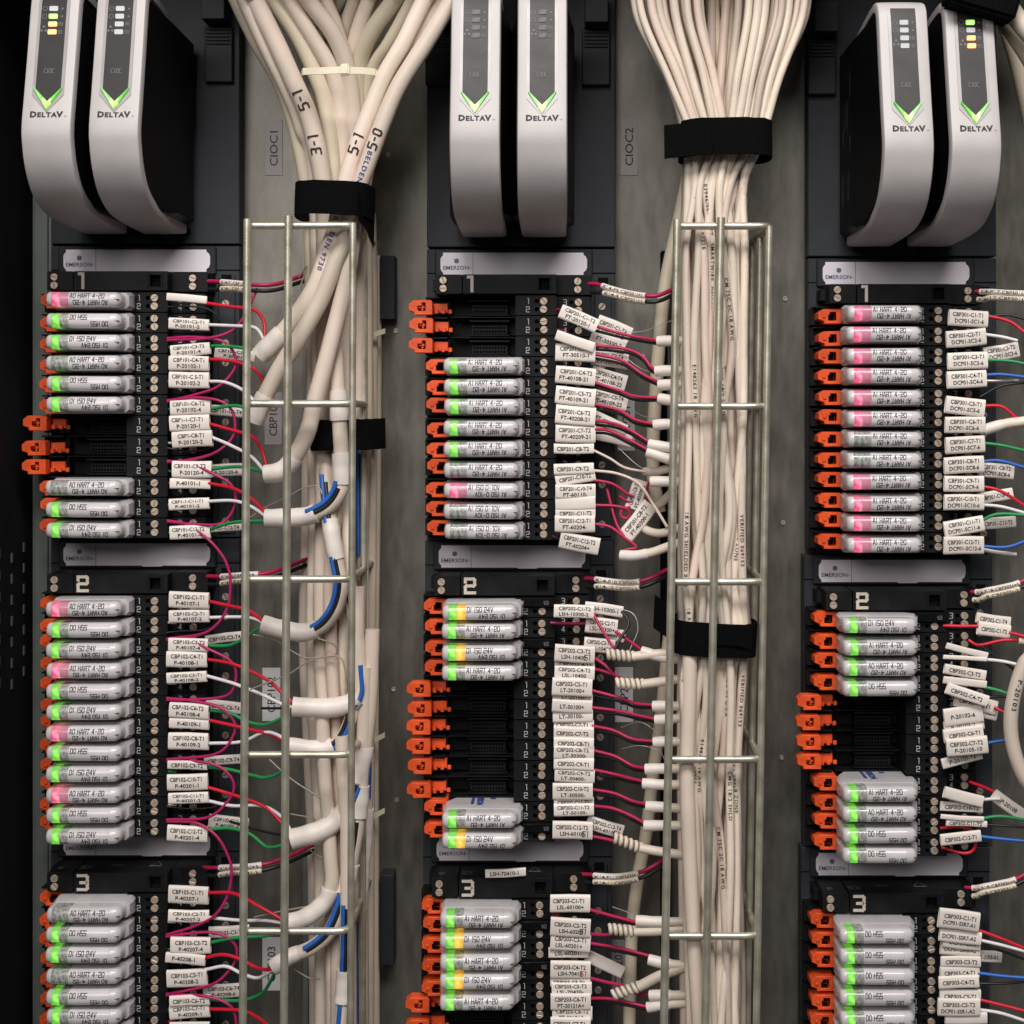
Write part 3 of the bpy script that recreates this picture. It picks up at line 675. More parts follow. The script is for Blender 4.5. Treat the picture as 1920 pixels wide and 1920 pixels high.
def strip_thing(x0, x1, y0, y1, d0, d1, m, label):
    q = 1-d1/D; mb = MB(); mb.box((x0-CX)*q, (x1-CX)*q, -(y1-CY)*q, -(y0-CY)*q, d0, d1); tag(mb.build('mounting_channel', M[m], bevel=1), label, 'channel')
strip_thing(568, 578, 640, 1960, BACK, -120, 'rail', 'narrow steel channel behind the thick cream cables')
strip_thing(579, 584, 640, 1960, BACK, -138, 'pit', 'narrow black gap strip behind the thick cream cables')
strip_thing(1240, 1250, 470, 1960, BACK, -115, 'pit', 'narrow black strip behind the ivory bundle')
strip_thing(1251, 1257, 470, 1960, BACK, -118, 'rail', 'narrow steel channel behind the ivory bundle')

# ---------------------------------------------------------------- cables
def cable(label, pts, r, m='thick', name='cable', group=None, sleeves=(), cores=(), lumpy=0.012, marks=(), n=12, cat='cable', endr=None):
    """sleeves: (start fraction, end fraction, extra radius); marks: (text, fraction, cap, kind)"""
    pts = [Vector(p) for p in pts]; pyo = lambda p: CY-p.z/(K*(1+p.y/K/D)); ln = lambda q: sum((b-a).length for a, b in zip(q, q[1:]))
    L0 = L1 = 0.0; L = ln(pts)       # run on beyond the picture to the roof and the floor of the cabinet
    if pyo(pts[0]) < -20: L0 = 190*K; pts = [pts[0]+(pts[0]-pts[1]).normalized()*L0]+pts
    if pyo(pts[-1]) > 1955: L1 = 220*K; pts = pts+[pts[-1]+Vector((0, 0, -L1))]
    pxo = lambda p: CX+p.x/(K*(1+p.y/K/D))
    if pxo(pts[-1]) > 1930 and not L1: L1 = 240*K; pts = pts+[pts[-1]+(pts[-1]-pts[-2]).normalized()*L1]
    if pxo(pts[0]) > 1940 and not L0: L0 = 240*K; pts = [pts[0]+(pts[0]-pts[1]).normalized()*L0]+pts
    fm = lambda f: (L0+f*L)/(L0+L+L1)
    sleeves = [(fm(a), fm(b), ex) for a, b, ex in sleeves]; cores = [(c, fm(a), fm(b), dx, dy) for c, a, b, dx, dy in cores]; marks = [(t, fm(f), cp, kd) for t, f, cp, kd in marks]
    base = Vector(pts[0]); loc = [Vector(p)-base for p in pts]
    mb = MB(); line = tube(mb, loc, r, n, lumpy=lumpy, seed=len(label)*.37+r)
    o = mb.build(name, M[m], None, base, smooth=60); tag(o, label, cat, group)
    N = len(line)-1; fr = frames(line)
    for a, b, ex in sleeves:
        i, j = int(a*N), max(int(a*N)+2, int(b*N)); seg = [line[k] for k in range(i, min(N, j)+1)]
        mb = MB(); tube(mb, seg, r+ex, 14, lumpy=.04, seed=a*9, step=6*K); mb.build('heat_shrink_sleeve', M['sleeve'], o, smooth=50)
    for c, a, b, dx, dy in cores:
        i, j = int(a*N), max(int(a*N)+3, int(b*N)); seg = [p+fr[k+i][3]*(r*.86*K)+Vector((dx*K, 0, -dy*K)) for k, p in enumerate(line[i:min(N, j)+1])]
        mb = MB(); tube(mb, seg, 4.6, 8, step=8*K); mb.build('core_wire', W[c], o, smooth=60)
    for text, at, cap, kind in marks:
        cum = [0.0]
        for k in range(N): cum.append(cum[-1]+(line[k+1]-line[k]).length)
        s0 = at*cum[-1]; mb = MB()
        if kind[0] == 'h': pc = cut(stext(text, cap, 2.9, xs=.85, gap=2.0, slant=.06), 4)
        else: pc = ftext(text, cap, .012, xs=1.25, track=.12, align='l')
        sg = -1 if kind[1] == 'u' else 1
        def fn(u, v, l):
            s = min(max(s0+sg*u*K, 0), cum[-1]-1e-9); k = 0
            lo, hi = 0, N
            while hi-lo > 1:
                md = (lo+hi)//2
                if cum[md] <= s: lo = md
                else: hi = md
            t = (s-cum[lo])/max(1e-9, cum[lo+1]-cum[lo]); p = line[lo].lerp(line[lo+1], t)
            sd = fr[lo][2].lerp(fr[lo+1][2], t).normalized(); ou = fr[lo][3].lerp(fr[lo+1][3], t).normalized()
            an = max(-1.35, min(1.35, v/r)); rr = (r*1.035+.35+l)*K
            return tuple(p+sd*(math.sin(an)*rr*sg*MS)+ou*(math.cos(an)*rr))
        lay(mb, pc, fn); mb.build('jacket_print', M[{'k': 'ink', 'b': 'blueink', 'r': 'redink'}[kind[2]]], o, recalc=False)
    return o
MS = -1
TG = 'thick cream cables'
S1 = 'under the upper strap'
top_l = [
 ('cream cable between the CIOC1 sticker cable and the 3-1 cable', [(446, -25), (466, 20), (496, 85), (538, 170), (564, 240), (590, 350), (597, 815)], 130, 30, 13, 'thick', ()),
 ('yellowish cream cable high on the far side of the fan', [(826, -25), (806, 5), (774, 66), (728, 150), (692, 250), (668, 352), (664, 815)], 118, 10, 12.5, 'olivec', ()),
 ('cream cable rising steeply behind the tie end', [(722, -25), (712, 0), (690, 50), (670, 125), (668, 230), (670, 350), (658, 815)], 72, 10, 13, 'thick', ()),
 ('cream cable dropping straight behind the tie head', [(604, -25), (612, 5), (632, 55), (650, 130), (656, 220), (658, 350), (640, 815)], 95, 20, 13, 'thick', ()),
 ('cream cable curving in nearest the CIOC1 sticker', [(432, -25), (452, 20), (482, 81), (523, 152), (552, 235), (574, 344), (583, 440), (587, 815)], 120, 20, 13.5, 'olivec', ()),
 ('cream cable hand marked 5-1 over 3-1', [(460, -25), (476, 0), (511, 68), (548, 149), (582, 230), (606, 347), (610, 440), (611, 815)], 150, 40, 17.5, 'thick', (('5-1', .262, 17, 'huk'), ('3-1', .362, 17, 'huk'))),
 ('cream cable third from the CIOC1 sticker', [(497, -25), (519, 10), (557, 66), (588, 130), (612, 205), (628, 350), (630, 480), (632, 815)], 110, 30, 16, 'olivec', ()),
 ('pinkish cream cable passing left of the tie head', [(528, -25), (549, 10), (588, 73), (622, 133), (638, 206), (648, 352), (648, 815)], 125, 30, 14.5, 'thick', ()),
 ('cream cable crossing just behind the tie head', [(562, -25), (585, 10), (624, 62), (648, 120), (660, 190), (668, 350), (668, 815)], 135, 20, 15.5, 'thick', ()),
 ('dim cream cable rising behind the crossing of the cables', [(652, -25), (634, 10), (614, 45), (596, 100), (590, 200), (596, 815)], 40, 0, 13, 'olivec', ()),
 ('cream cable rising from behind the tie to the top edge', [(676, -25), (664, 5), (648, 55), (641, 110), (640, 200), (640, 815)], 80, 0, 13.5, 'olivec', ()),
 ('cream cable rising just past the tie head', [(702, -25), (690, 5), (668, 68), (659, 125), (664, 200), (672, 350), (676, 815)], 100, 0, 14, 'thick', ()),
 ('broad cream cable leaning over the end of the tie', [(757, -25), (737, 5), (696, 62), (674, 118), (672, 200), (680, 350), (684, 815)], 120, 0, 16.5, 'olivec', ()),
 ('cream cable between the marked cable and the tie end', [(786, -25), (765, 16), (729, 81), (700, 127), (684, 200), (680, 350), (692, 815)], 130, -10, 12, 'olivec', ()),
 ('cream cable hand marked 5-1 above the strap', [(812, -25), (793, 5), (756, 81), (722, 140), (690, 217), (664, 285), (645, 350), (627, 434), (613, 469), (592, 532), (559, 586), (529, 624), (486, 668)], 165, 110, 15, 'thick', (('5-1', .42, 17, 'huk'), ('BELDEN 9730', .60, 8, 'pdb'))),
 ('pinkish cream cable hand marked 5-0 beside the 5-1 cable', [(866, -25), (848, 0), (796, 85), (746, 165), (712, 244), (688, 310), (670, 360), (649, 445), (627, 496), (600, 564), (559, 637), (521, 697), (489, 760), (476, 790)], 170, 115, 15.5, 'thick', (('5-0', .36, 15, 'huk'), ('BELDEN', .385, 8, 'pdb'))),
 ('pinkish cream cable behind the hand marked pair', [(838, -25), (820, 5), (776, 75), (735, 130), (706, 200), (690, 290), (676, 370), (660, 455), (648, 532), (627, 618), (609, 686), (590, 754), (575, 814), (548, 862), (525, 884), (497, 889)], 140, 110, 15.5, 'thick', ()),
]
for lab, pts, d0, d1, r, m, marks in top_l:
    sl = ()
    if 'above the strap' in lab: sl = ((.925, 1.0, 3),)
    elif 'beside the 5-1' in lab: sl = ((.945, 1.0, 2.2),)
    elif 'hand marked pair' in lab: sl = ((.94, 1.0, 1.6),)
    if '3-1' in lab: d0 = 175
    cable(lab, path(pts, d0, d1), r, m, group=TG, sleeves=sl, marks=marks)
LOW = [  # trunk below the strap and the stubs that leave it
 ('cream trunk cable nearest the steel channel', [(596, 600), (600, 760), (597, 900), (591, 1050), (593, 1200), (599, 1320), (606, 1480), (612, 1620), (611, 1800), (612, 1960)], 0, 0, 13, 'olivec', (), (), ()),
 ('cream trunk cable printed with blue type', [(612, 600), (622, 760), (620, 900), (612, 1030), (608, 1180), (612, 1330), (624, 1440), (636, 1600), (640, 1960)], 30, 30, 12.5, 'thick', (), (), (('E108998 C(UL)', .36, 7.5, 'pdb'), ('BELDEN 9417', .52, 7.5, 'pdb'))),
 ('cream trunk cable hand marked 3-0 behind a crossbar', [(632, 600), (646, 760), (641, 900), (634, 1000), (628, 1090), (622, 1200), (632, 1330), (648, 1480), (655, 1700), (657, 1960)], 15, 15, 12.5, 'thick', (), (), (('3-0', .44, 13, 'huk'),)),
 ('cream trunk cable tight against the narrow channel', [(578, 815), (576, 1000), (572, 1200), (580, 1400), (588, 1600), (592, 1960)], -55, -55, 12.5, 'thick', (), (), ()),
 ('cream trunk cable in the middle of the lower basket', [(650, 815), (646, 1050), (642, 1250), (650, 1450), (664, 1650), (672, 1960)], -35, -35, 13.5, 'olivec', (), (), ()),
 ('pinkish trunk cable crossing behind the sleeved stubs', [(664, 815), (672, 1020), (650, 1200), (634, 1380), (626, 1560), (630, 1760), (626, 1960)], -10, -10, 12.5, 'thin2', ((.3, .4, 2),), (), ()),
 ('cream trunk cable deepest by the outer mounting plates', [(706, 480), (704, 900), (700, 1300), (702, 1960)], -120, -120, 11, 'olivec', (), (), ()),
 ('cream trunk cable up front just past the narrow channel', [(600, 812), (604, 940), (600, 1100), (602, 1260), (614, 1400), (622, 1560), (622, 1760), (624, 1960)], 48, 48, 12.5, 'thick', (), (), ()),
 ('cream trunk cable up front by the corner rod', [(656, 812), (650, 960), (648, 1130), (640, 1290), (642, 1440), (648, 1620), (646, 1960)], 38, 38, 12.5, 'thin', (), (), ()),
 ('pale trunk cable up front between the marked cable and the corner rod', [(634, 812), (632, 940), (618, 1080), (622, 1230), (630, 1380), (634, 1540), (632, 1740), (630, 1960)], 58, 58, 12, 'thin2', (), (), ()),
 ('pale trunk cable filling the bend behind the CBP103 stub', [(588, 812), (590, 1000), (586, 1180), (590, 1360), (600, 1540), (602, 1740), (602, 1960)], 20, 20, 12.5, 'thin', (), (), ()),
 ('deep cream trunk cable behind the side rods', [(676, 600), (684, 760), (682, 900), (676, 1100), (672, 1300), (676, 1500), (680, 1960)], -60, -60, 13, 'olivec', (), (), ()),
 ('outermost cream trunk cable by the dark mounting plates', [(694, 400), (698, 600), (696, 900), (694, 1200), (692, 1500), (690, 1960)], -95, -95, 11.5, 'thin', (), (), ()),
 ('second cream trunk cable from the side rods', [(684, 400), (688, 640), (664, 860), (660, 1000), (664, 1200), (660, 1420), (664, 1700), (668, 1960)], -40, -30, 12, 'thick', ((.52, .60, 2), (.78, .86, 2)), (('blue', .40, .52, 6, 0),), ()),
 ('cable stub ending in white sleeve below the black strap', [(628, 640), (634, 740), (639, 830), (641, 880), (640, 915), (622, 944), (592, 962), (560, 970), (498, 972)], 95, 85, 14, 'thick', ((.23, .36, 3), (.50, .62, 3), (.79, 1.0, 3.4)), (('blue', .62, .80, -9, -6), ('black', .64, .80, -3, -1)), ()),
 ('cable stub with blue and black cores pointing at tag P-40107', [(606, 800, 20), (612, 900, 60), (622, 1000, 84), (634, 1060), (640, 1100), (630, 1140), (606, 1172), (570, 1186), (530, 1180), (492, 1170)], 88, 85, 13, 'thick', ((.38, .53, 3), (.82, 1.0, 4)), (('blue', .22, .39, -6, 0), ('black', .24, .38, 0, 0), ('blue', .53, .82, -8, -5), ('black', .53, .82, -2, -2)), ()),
 ('cable stub in a broad white sleeve level with the CBP102 sticker', [(648, 820, 15), (652, 980, 40), (655, 1080, 58), (668, 1180), (675, 1250), (676, 1290), (662, 1315), (630, 1326), (590, 1327), (549, 1325)], 60, 90, 13, 'thick', ((.82, 1.0, 5),), (('blue', .70, .83, 3, 8), ('black', .5, .62, -3, 0)), ()),
 ('cable stub with white sleeve just above the fourth crossbar', [(672, 1100), (670, 1220), (664, 1300), (658, 1345), (640, 1385), (616, 1402), (580, 1404), (541, 1398)], 70, 90, 12, 'thick', ((.80, 1.0, 4),), (('blue', .5, .80, 0, 3), ('black', .6, .80, -4, -3)), ()),
 ('cable stub in a broad white sleeve aimed at tag P-40201', [(698, 1180), (694, 1300), (684, 1400), (672, 1450), (654, 1495), (630, 1536), (600, 1558), (546, 1574)], 60, 95, 14, 'thick', ((.50, .64, 3), (.78, 1.0, 5)), (('blue', .64, .79, 8, 8), ('black', .64, .78, 3, 4)), ()),
 ('cable stub with white sleeve just above the lowest crossbar', [(604, 1330), (608, 1440), (616, 1540), (620, 1610), (622, 1650), (614, 1682), (594, 1706), (568, 1722), (534, 1732)], 80, 95, 13, 'thick', ((.76, 1.0, 3.5),), (), ()),
 ('cable stub crossing the CBP103 sticker', [(684, 1250), (682, 1380), (676, 1480), (668, 1560), (654, 1640), (640, 1700), (618, 1748), (584, 1777), (545, 1793), (512, 1814)], 70, 95, 13.5, 'thick', ((.36, .46, 3), (.60, .69, 2.5), (.92, 1.0, 1.2)), (('blue', .46, .60, -6, 0), ('black', .47, .60, 0, 0), ('blue', .70, .90, -6, -6), ('black', .72, .90, -1, -3)), ()),
 ('trunk cable with white sleeve marked 1 at the lower edge', [(640, 1380), (644, 1470), (650, 1560), (650, 1700), (648, 1800), (644, 1860), (638, 1960)], 95, 95, 12, 'thick', ((.76, .87, 3.5),), (('blue', .55, .76, -4, 0), ('black', .56, .76, 1, 0), ('blue', .87, 1.0, -3, 0)), ()),
 ('sleeved trunk cable behind the second side rod', [(676, 815), (678, 900), (680, 1100), (684, 1290), (690, 1400), (686, 1540), (674, 1720), (676, 1960)], 5, 0, 11.5, 'thick', ((.34, .5, 2.5), (.62, .78, 3)), (('blue', .02, .2, -5, 0), ('black', .04, .2, 0, 0), ('blue', .5, .6, 4, 0), ('blue', .8, .98, -4, 0)), ()),
]
for lab, pts, d0, d1, r, m, sl, co, mk in LOW: cable(lab, path(pts, d0, d1), r, m, group=TG, sleeves=sl, cores=co, marks=mk)

# thin ivory bundle
TB = 'thin ivory cables of the second bundle'
rng = random.Random(11)
topx = [1182+i*6.0 for i in range(22)]+[1394+i*6.0 for i in range(21)]
PR = {36: 'CM 75C 2C 18 AWG', 38: 'UL LISTED 03946', 40: 'SHLD 1PR 0 1 2 3', 42: 'FT 06918 ZONE', 26: '18 AWG 2C SHLD', 28: 'C(UL)US CM 02346', 31: 'E148263 SMARTWIRE', 33: 'VERIFIED 069153', 34: '04396/0691 FT', 21: 'MADE IN U.S.A', 23: '(UL) 0 1 2 3 4 5 6', 29: 'AWG 75C (UL)', 24: 'CMG 18/2 SHLD', 22: 'TYPE CM 75C', 1: 'UL VERIFIED (UL) TYPE CM', 3: '18 AWG SHIELDED 0 10', 5: 'AWG 2C 1PR SHIELDED', 8: 'MADE IN THE USA', 12: '03946/069183 FT   SMARTWIRE  DEVICE/ZONE', 13: 'A B C D E 0 1 2 3 4 5', 15: 'E148263 18 AWG', 17: 'MADE IN USA 02346', 6: 'UL VERIFIED 07216', 10: '09158 FT (UL)', 19: '04396/069153'}
nf = len(topx)
for i, tx in enumerate(topx):
    u = i/(nf-1); front = i % 2 == 0; back = i % 3 == 2
    dl = (152, 128, 104)[(i*2) % 3]
    dl += rng.uniform(-10, 10); tx += rng.uniform(-13, 13)
    sx = 1288+u*140; pts = [(tx, -30, dl+10), (tx+(sx-tx)*.16, 45, dl+6), (tx+(sx-tx)*(.62+rng.uniform(-.06, .06)), 150, dl), (sx, 262, dl-6)]
    v = u+rng.uniform(-.14, .14)
    for y, xa, xb in ((350, 1282, 1412), (470, 1280, 1402), (640, 1276, 1400), (800, 1276, 1398), (960, 1274, 1396), (1090, 1272, 1398), (1190, 1272, 1408), (1300, 1274, 1396), (1450, 1276, 1390), (1620, 1280, 1388), (1780, 1284, 1388), (1960, 1288, 1388)):
        v = min(1.02, max(-.02, v+rng.uniform(-.19, .19)*(0.4 if y in (350, 1190) else 1)+(u-v)*.15))
        pts.append((xa+8+v*(xb-xa-16), y, dl-8+rng.uniform(-6, 6)))
    mk = ((PR[i], rng.choice((.06, .2, .28, .36, .5)) if i not in (12, 13) else (.19 if i == 12 else .42), 5.8, 'pdk'),) if i in PR else ()
    if i in PR and i not in (12, 13): mk = mk+((PR[i], .62+rng.uniform(-.05, .2), 5.8, 'pdk'),)
    cable(f'thin ivory cable printed {PR[i].strip()}' if i in PR else f'plain thin ivory cable fanning {"toward" if u < .5 else "away from"} the CIOC2 sticker at its top',
          path(pts, 0), rng.uniform(6.5, 8.2), ('thin', 'thin2', 'thin', 'thick', 'thin')[i % 5], group=TB, marks=mk, n=9)
for k in range(10):                   # rear layer
    u = (k+.5)/10; x = 1278+u*118; tx = 1200+u*300
    pts = [(tx, -30, 70), (tx+(x-tx)*.5, 110, 75), (x, 262, 85)]+[(1278+(u+rng.uniform(-.07, .07))*112, y, 80) for y in (420, 640, 860, 1080, 1300, 1560, 1800, 1960)]
    cable('thin ivory cable in the rear layer of the bundle', path(pts, 0), 8.5, 'thin2', group='rear cables of the second bundle', n=8)
for tx, bx, m_, j in ((1335, 1352, 'olivec', 0), (1362, 1364, 'olivec', 1), (1392, 1376, 'olivec', 2)):
    cable(['thick olive cable at the centre of the fan, nearest CIOC2', 'thick olive cable in the middle of the fan', 'thick olive cable at the centre of the fan, farthest from CIOC2'][j], path([(tx, -30), (tx+3, 40), (bx, 130), (bx, 260), (bx, 420)], 60, 60), 13, m_, group='thick olive cables in the fan')
cable('thick cream cable inside the lower basket edge', path([(1294, 1180), (1292, 1300), (1288, 1450), (1293, 1600), (1301, 1760), (1312, 1960)], 158), 13.5, 'thick')
cable('olive cable bowing out of the bundle toward the CBP201 tags', path([(1296, 300), (1276, 400), (1250, 520), (1238, 620), (1228, 760), (1224, 880), (1236, 960)], -60), 13, 'olivec')
cable('olive cable running down behind the CBP202 cable ends', path([(1256, 1180), (1240, 1340), (1226, 1440), (1212, 1560), (1196, 1650), (1184, 1760), (1180, 1960)], -70), 12.5, 'olivec')
cable('thick white cable sweeping across the upper corner', path([(1862, -40), (1890, 12), (1930, 62), (1960, 90)], 200), 17, 'thin')
cable('second white cable sweeping below it in the upper corner', path([(1850, -30), (1878, 32), (1915, 88), (1960, 160)], 150), 14, 'olivec')
cable('third pale cable disappearing past the upper corner', path([(1872, 10), (1890, 56), (1912, 130), (1935, 230)], 60), 16, 'olivec')
cable('white cable looping in from the edge beside the CBP302 tags', path([(1945, 1215), (1918, 1250), (1898, 1321), (1897, 1384), (1915, 1446), (1950, 1500)], 90), 13, 'thick', marks=(('P-20103', .22, 8, 'pdk'),))

# ---------------------------------------------------------------- straps and ties
def strap(label, x0, x1, y0, y1, d_mid, depth, tilt=0.0, tails=(), thick=5.0):
    q = 1-d_mid/D; c = P((x0+x1)/2, (y0+y1)/2, d_mid); rx = (x1-x0)*q/2; h = (y1-y0)*q/2; n = 36; rr = random.Random(int(x0))
    ring = []
    r = empty('hook_and_loop_strap', c, (0, tilt, 0)); tag(r, label, 'strap', 'black fabric straps')
    mb = MB(); rings = []
    for k in range(n+1):
        a = 2*math.pi*k/n; sx = math.copysign(abs(math.cos(a))**.55, math.cos(a)); sd = math.copysign(abs(math.sin(a))**.75, math.sin(a))
        e0, e1 = rr.uniform(-.7, .7), rr.uniform(-.7, .7)
        rings.append([V(sx*rx, -h+e0, sd*depth), V(sx*rx, h+e1, sd*depth), V(sx*(rx+thick), h+e1, sd*(depth+thick)), V(sx*(rx+thick), 0, sd*(depth+thick)+1.2), V(sx*(rx+thick), -h+e0, sd*(depth+thick))])
    rings[-1] = rings[0]; mb.rings(rings, caps=False); mb.build('band', M['velcro'], r, smooth=40)
    for pts, hh in tails:            # loose tail: list of (dx, dd) in strap units
        mb = MB(); rg = []
        for dx, dz, dd in pts: rg.append([V(dx, dz-hh, dd), V(dx, dz+hh, dd), V(dx, dz+hh, dd+5), V(dx, dz-hh, dd+5)])
        mb.rings(rg); mb.build('loose_tail', M['velcro'], r, smooth=30)
strap('black fabric strap round the thick cream cables above the basket', 562, 696, 351, 412, 110, 74, 0.03, (([(52, -12, 70), (62, -24, 40), (66, -42, 5), (68, -48, -25)], 26),))
strap('black fabric strap inside the basket round the thick cables', 590, 716, 786, 842, 5, 76, -0.02)
strap('black fabric strap with a short tail round the ivory fan', 1277, 1441, 233, 300, 125, 58, -0.01, (([(-30, -5, 62), (-60, -5, 62), (-82, -6, 52), (-112, -8, 48)], 29),))
strap('black fabric strap round the ivory bundle inside the basket', 1262, 1412, 1160, 1222, 115, 58, 0.05, (([(0, 12, 63), (40, 11, 62), (62, 4, 50)], 18), ([(-74, 18, 20), (-92, 26, -20), (-104, 30, -60)], 30)))
mb = MB(); mb.box(-60, 60, -34, 34, -30, 30); 
o = mb.build('hook_and_loop_strap', M['velcro'], None, P(1842, -8, 215), (0, 0.28, 0), bevel=6, seg=3); tag(o, 'black fabric strap on the white cables at the upper corner', 'strap', 'black fabric straps')
r = empty('cable_tie', P(636, 134, 165)); tag(r, 'cream nylon cable tie with square head across the cable fan', 'cable tie', 'nylon cable ties')
mb = MB(); mb.rings([[V(x, z-6, d), V(x, z+6, d), V(x, z+6, d+3), V(x, z-6, d+3)] for x, z, d in ((-70, 0, -20), (-64, 0, -2), (-40, -1, 6), (0, 0, 8), (40, 0, 4), (62, 0, -6), (68, 0, -20))]); mb.build('tie_band', M['tie'], r, smooth=40)
mb = MB(); mb.box(4, 20, -10, 10, 6, 18); mb.build('tie_head', M['tie'], r, bevel=2.5, seg=2)
for y, x, lab in ((625, 709, 'nylon tie tail beside the dark upper mounting plate'), (1384, 708, 'nylon tie tail level with the fourth crossbar'), (1526, 708, 'nylon tie tail between the fourth and fifth crossbars')):
    mb = MB(); mb.rings([[V(x_, z-5, d), V(x_, z+5, d), V(x_, z+5, d+3), V(x_, z-5, d+3)] for x_, z, d in ((-26, -10, -10), (-12, -4, 2), (0, 0, 2), (13, 5, -8))])
    tag(mb.build('cable_tie', M['tie'], None, P(x, y, -70), smooth=40), lab, 'cable tie', 'nylon cable ties')
# ---------------------------------------------------------------- printed wire tags
def wtag(bank_, x, y, ang, h, text, d=24, w_=75, label=None, dim=False, vert=False):
    q = 1-d/D; hw, hh = w_*q/2, h*q/2; T = min(5.2, 1.9+hh*.22)
    mb = MB(); n = 18
    def sec(s):
        return [(math.copysign(abs(math.sin(2*math.pi*k/n))**.5, math.sin(2*math.pi*k/n))*hh*s, math.copysign(abs(math.cos(2*math.pi*k/n))**.8, math.cos(2*math.pi*k/n))*T*s) for k in range(n)]
    bow = random.uniform(-1.2, 1.2)
    o_, i_ = sec(1), [(z*.93, dd*.8) for z, dd in sec(1)]
    ring = lambda x_, s, b: [V(x_, z+b, dd) for z, dd in s]
    mb.rings([ring(-hw, i_, 0), ring(-hw, o_, 0), ring(0, o_, bow), ring(hw, o_, 0), ring(hw, i_, 0), ring(0, i_, bow)], caps=False)
    f = mb.f; N = len(mb.v); k = 5*n
    mb.add([], [], 0); mb.f += [(k+i, k+(i+1) % n, (i+1) % n, i) for i in range(n)]; mb.m += [0]*n
    fx = lambda z: T*(max(0, 1-(abs(z)/hh)**3.2)**.6)
    o = mb.build('wire_tag', M['tagm'], None, P(x, y, d), (random.uniform(-.05, .05), R(ang), random.uniform(-.06, .06)), smooth=50)
    lines = [t for t in text.split('|') if t] if text else []
    if lines:
        mb = MB(); sq = min(1, h/(29 if len(lines) > 1 else 15)); cap = 7.4*sq
        for k_, t in enumerate(lines):
            z0 = (6.4 if k_ == 0 else -5.6)*sq if len(lines) > 1 else 0
            t_ = t.rstrip('*!'); pc = ftext(t_, cap, .022, width=min(w_*.80, len(t_)*5.05)); x_ = random.uniform(-3, 2)
            lay(mb, pc, lambda u, v, l: V(x_+u, z0+v+bow*(1-abs((x_+u)/hw)), fx(z0+v)+.5))
        mb.build('tag_print', M['ink'], o, recalc=False)
        t = lines[-1]
        if t.endswith(('*', '!')):
            mb = MB(); lay(mb, stext('51', 9.5, 1.25, xs=.9, slant=.1), lambda u, v, l: V(23+u, -5+v, fx(-5+v)+.9+l)); mb.build('pen_mark', M['redink' if t.endswith('!') else 'ink'], o, recalc=False)
    tx = ' '.join(t.rstrip('*!') for t in lines)
    tag(o, label or (f'white wire tag printed {tx}' if not dim else f'rear white wire tag printed {tx}'), 'wire tag', f'wire tags of the {bank_} bank')
    return o
T_ = wtag
b = 'CBP101'
T_(b, 350.6, 559.7, 5, 15, '', label='blank tag seen edge-on at the top of the CBP101 bank', dim=True)
for x, y, a, h, t in [(354.6, 608, 3, 22, 'CBP101-C2-T1|P-20101-2'), (357.6, 655.8, -5, 23, 'CBP101-C3-T2|P-20101-4'), (354.6, 681.5, 1, 28, 'CBP101-C4-T1|P-20102-1'), (355, 712.6, 1, 31, 'CBP101-C 5-T1|P-20102-2'),
    (357.6, 764, -2, 28, 'CBP101-C6-T2|P-20102-4'), (356, 793, -2, 30, 'CBP1-1-C7-T1|P-20120-1'), (361, 823.5, -3, 31, 'CBP1-C8-T1|P-20120-2'), (360.6, 880, 0, 32, 'CBP101-C9-T2|P-20120-4'), (357, 907, 1, 20, 'P-40101-1'),
    (355, 945, -2, 22, 'CBP1-1-C11-T1|P-40101-2'), (356.7, 998, -2, 26, 'CBP101-C12-T2|P-40101-4')]: T_(b, x, y, a, h, t, d=22+random.uniform(0, 6))
for x, y, a, h, t in [(440.7, 665, 6, 22, 'CBP101-C3-T4|P-20101-6'), (425, 771, 5, 20, 'CBP101-C6-T4'), (427, 881.5, -3, 24, 'CBP101-C9-T4|P-20120-6'), (421, 990, -4, 14, 'CBP101-C12-T4')]: T_(b, x, y, a, h, t, d=-20, dim=True)
b = 'CBP102'
for x, y, a, h, t in [(355, 1125, 2, 31, 'CBP102-C1-T1|P-40107-1'), (355, 1155.7, -1, 24, 'CBP102-C2-T1|P-40107-2'), (353.7, 1209, 1, 25, 'CBP102-C3-T2|P-40107-4'), (350.5, 1236, 1, 30, 'CBP102-C4-T1|P-40108-1'),
    (350.5, 1270, -3, 21, 'CBP102-C5-T1|P-40108-2'), (355, 1333, 3, 29, 'CBP102-C6-T2|P-40108-4'), (355, 1357, 2, 20, 'P-40109-1'), (353.7, 1390, 1, 32, 'CBP102-C8-T1|P-40109-2'), (352, 1435, 1, 16, 'CBP102-C9-T2'),
    (352, 1466, -1, 31, 'CBP102-C10-T1|P-40201-1'), (353.7, 1496, -2, 21, 'CBP102-C11-T1|P-40201-2'), (352, 1562.6, 3, 31, 'CBP102-C12-T2|P-40201-4')]: T_(b, x, y, a, h, t, d=22+random.uniform(0, 6))
for x, y, a, h, t in [(423, 1196, -7, 18, 'CBP102-C3-T4'), (423, 1325, 6, 22, 'CBP102-C6-T4'), (421, 1425, -4, 18, 'CBP102-C9-T4'), (429, 1543, 6, 26, 'CBP102-C12-T4|P-40201-6')]: T_(b, x, y, a, h, t, d=-20, dim=True)
b = 'CBP103'
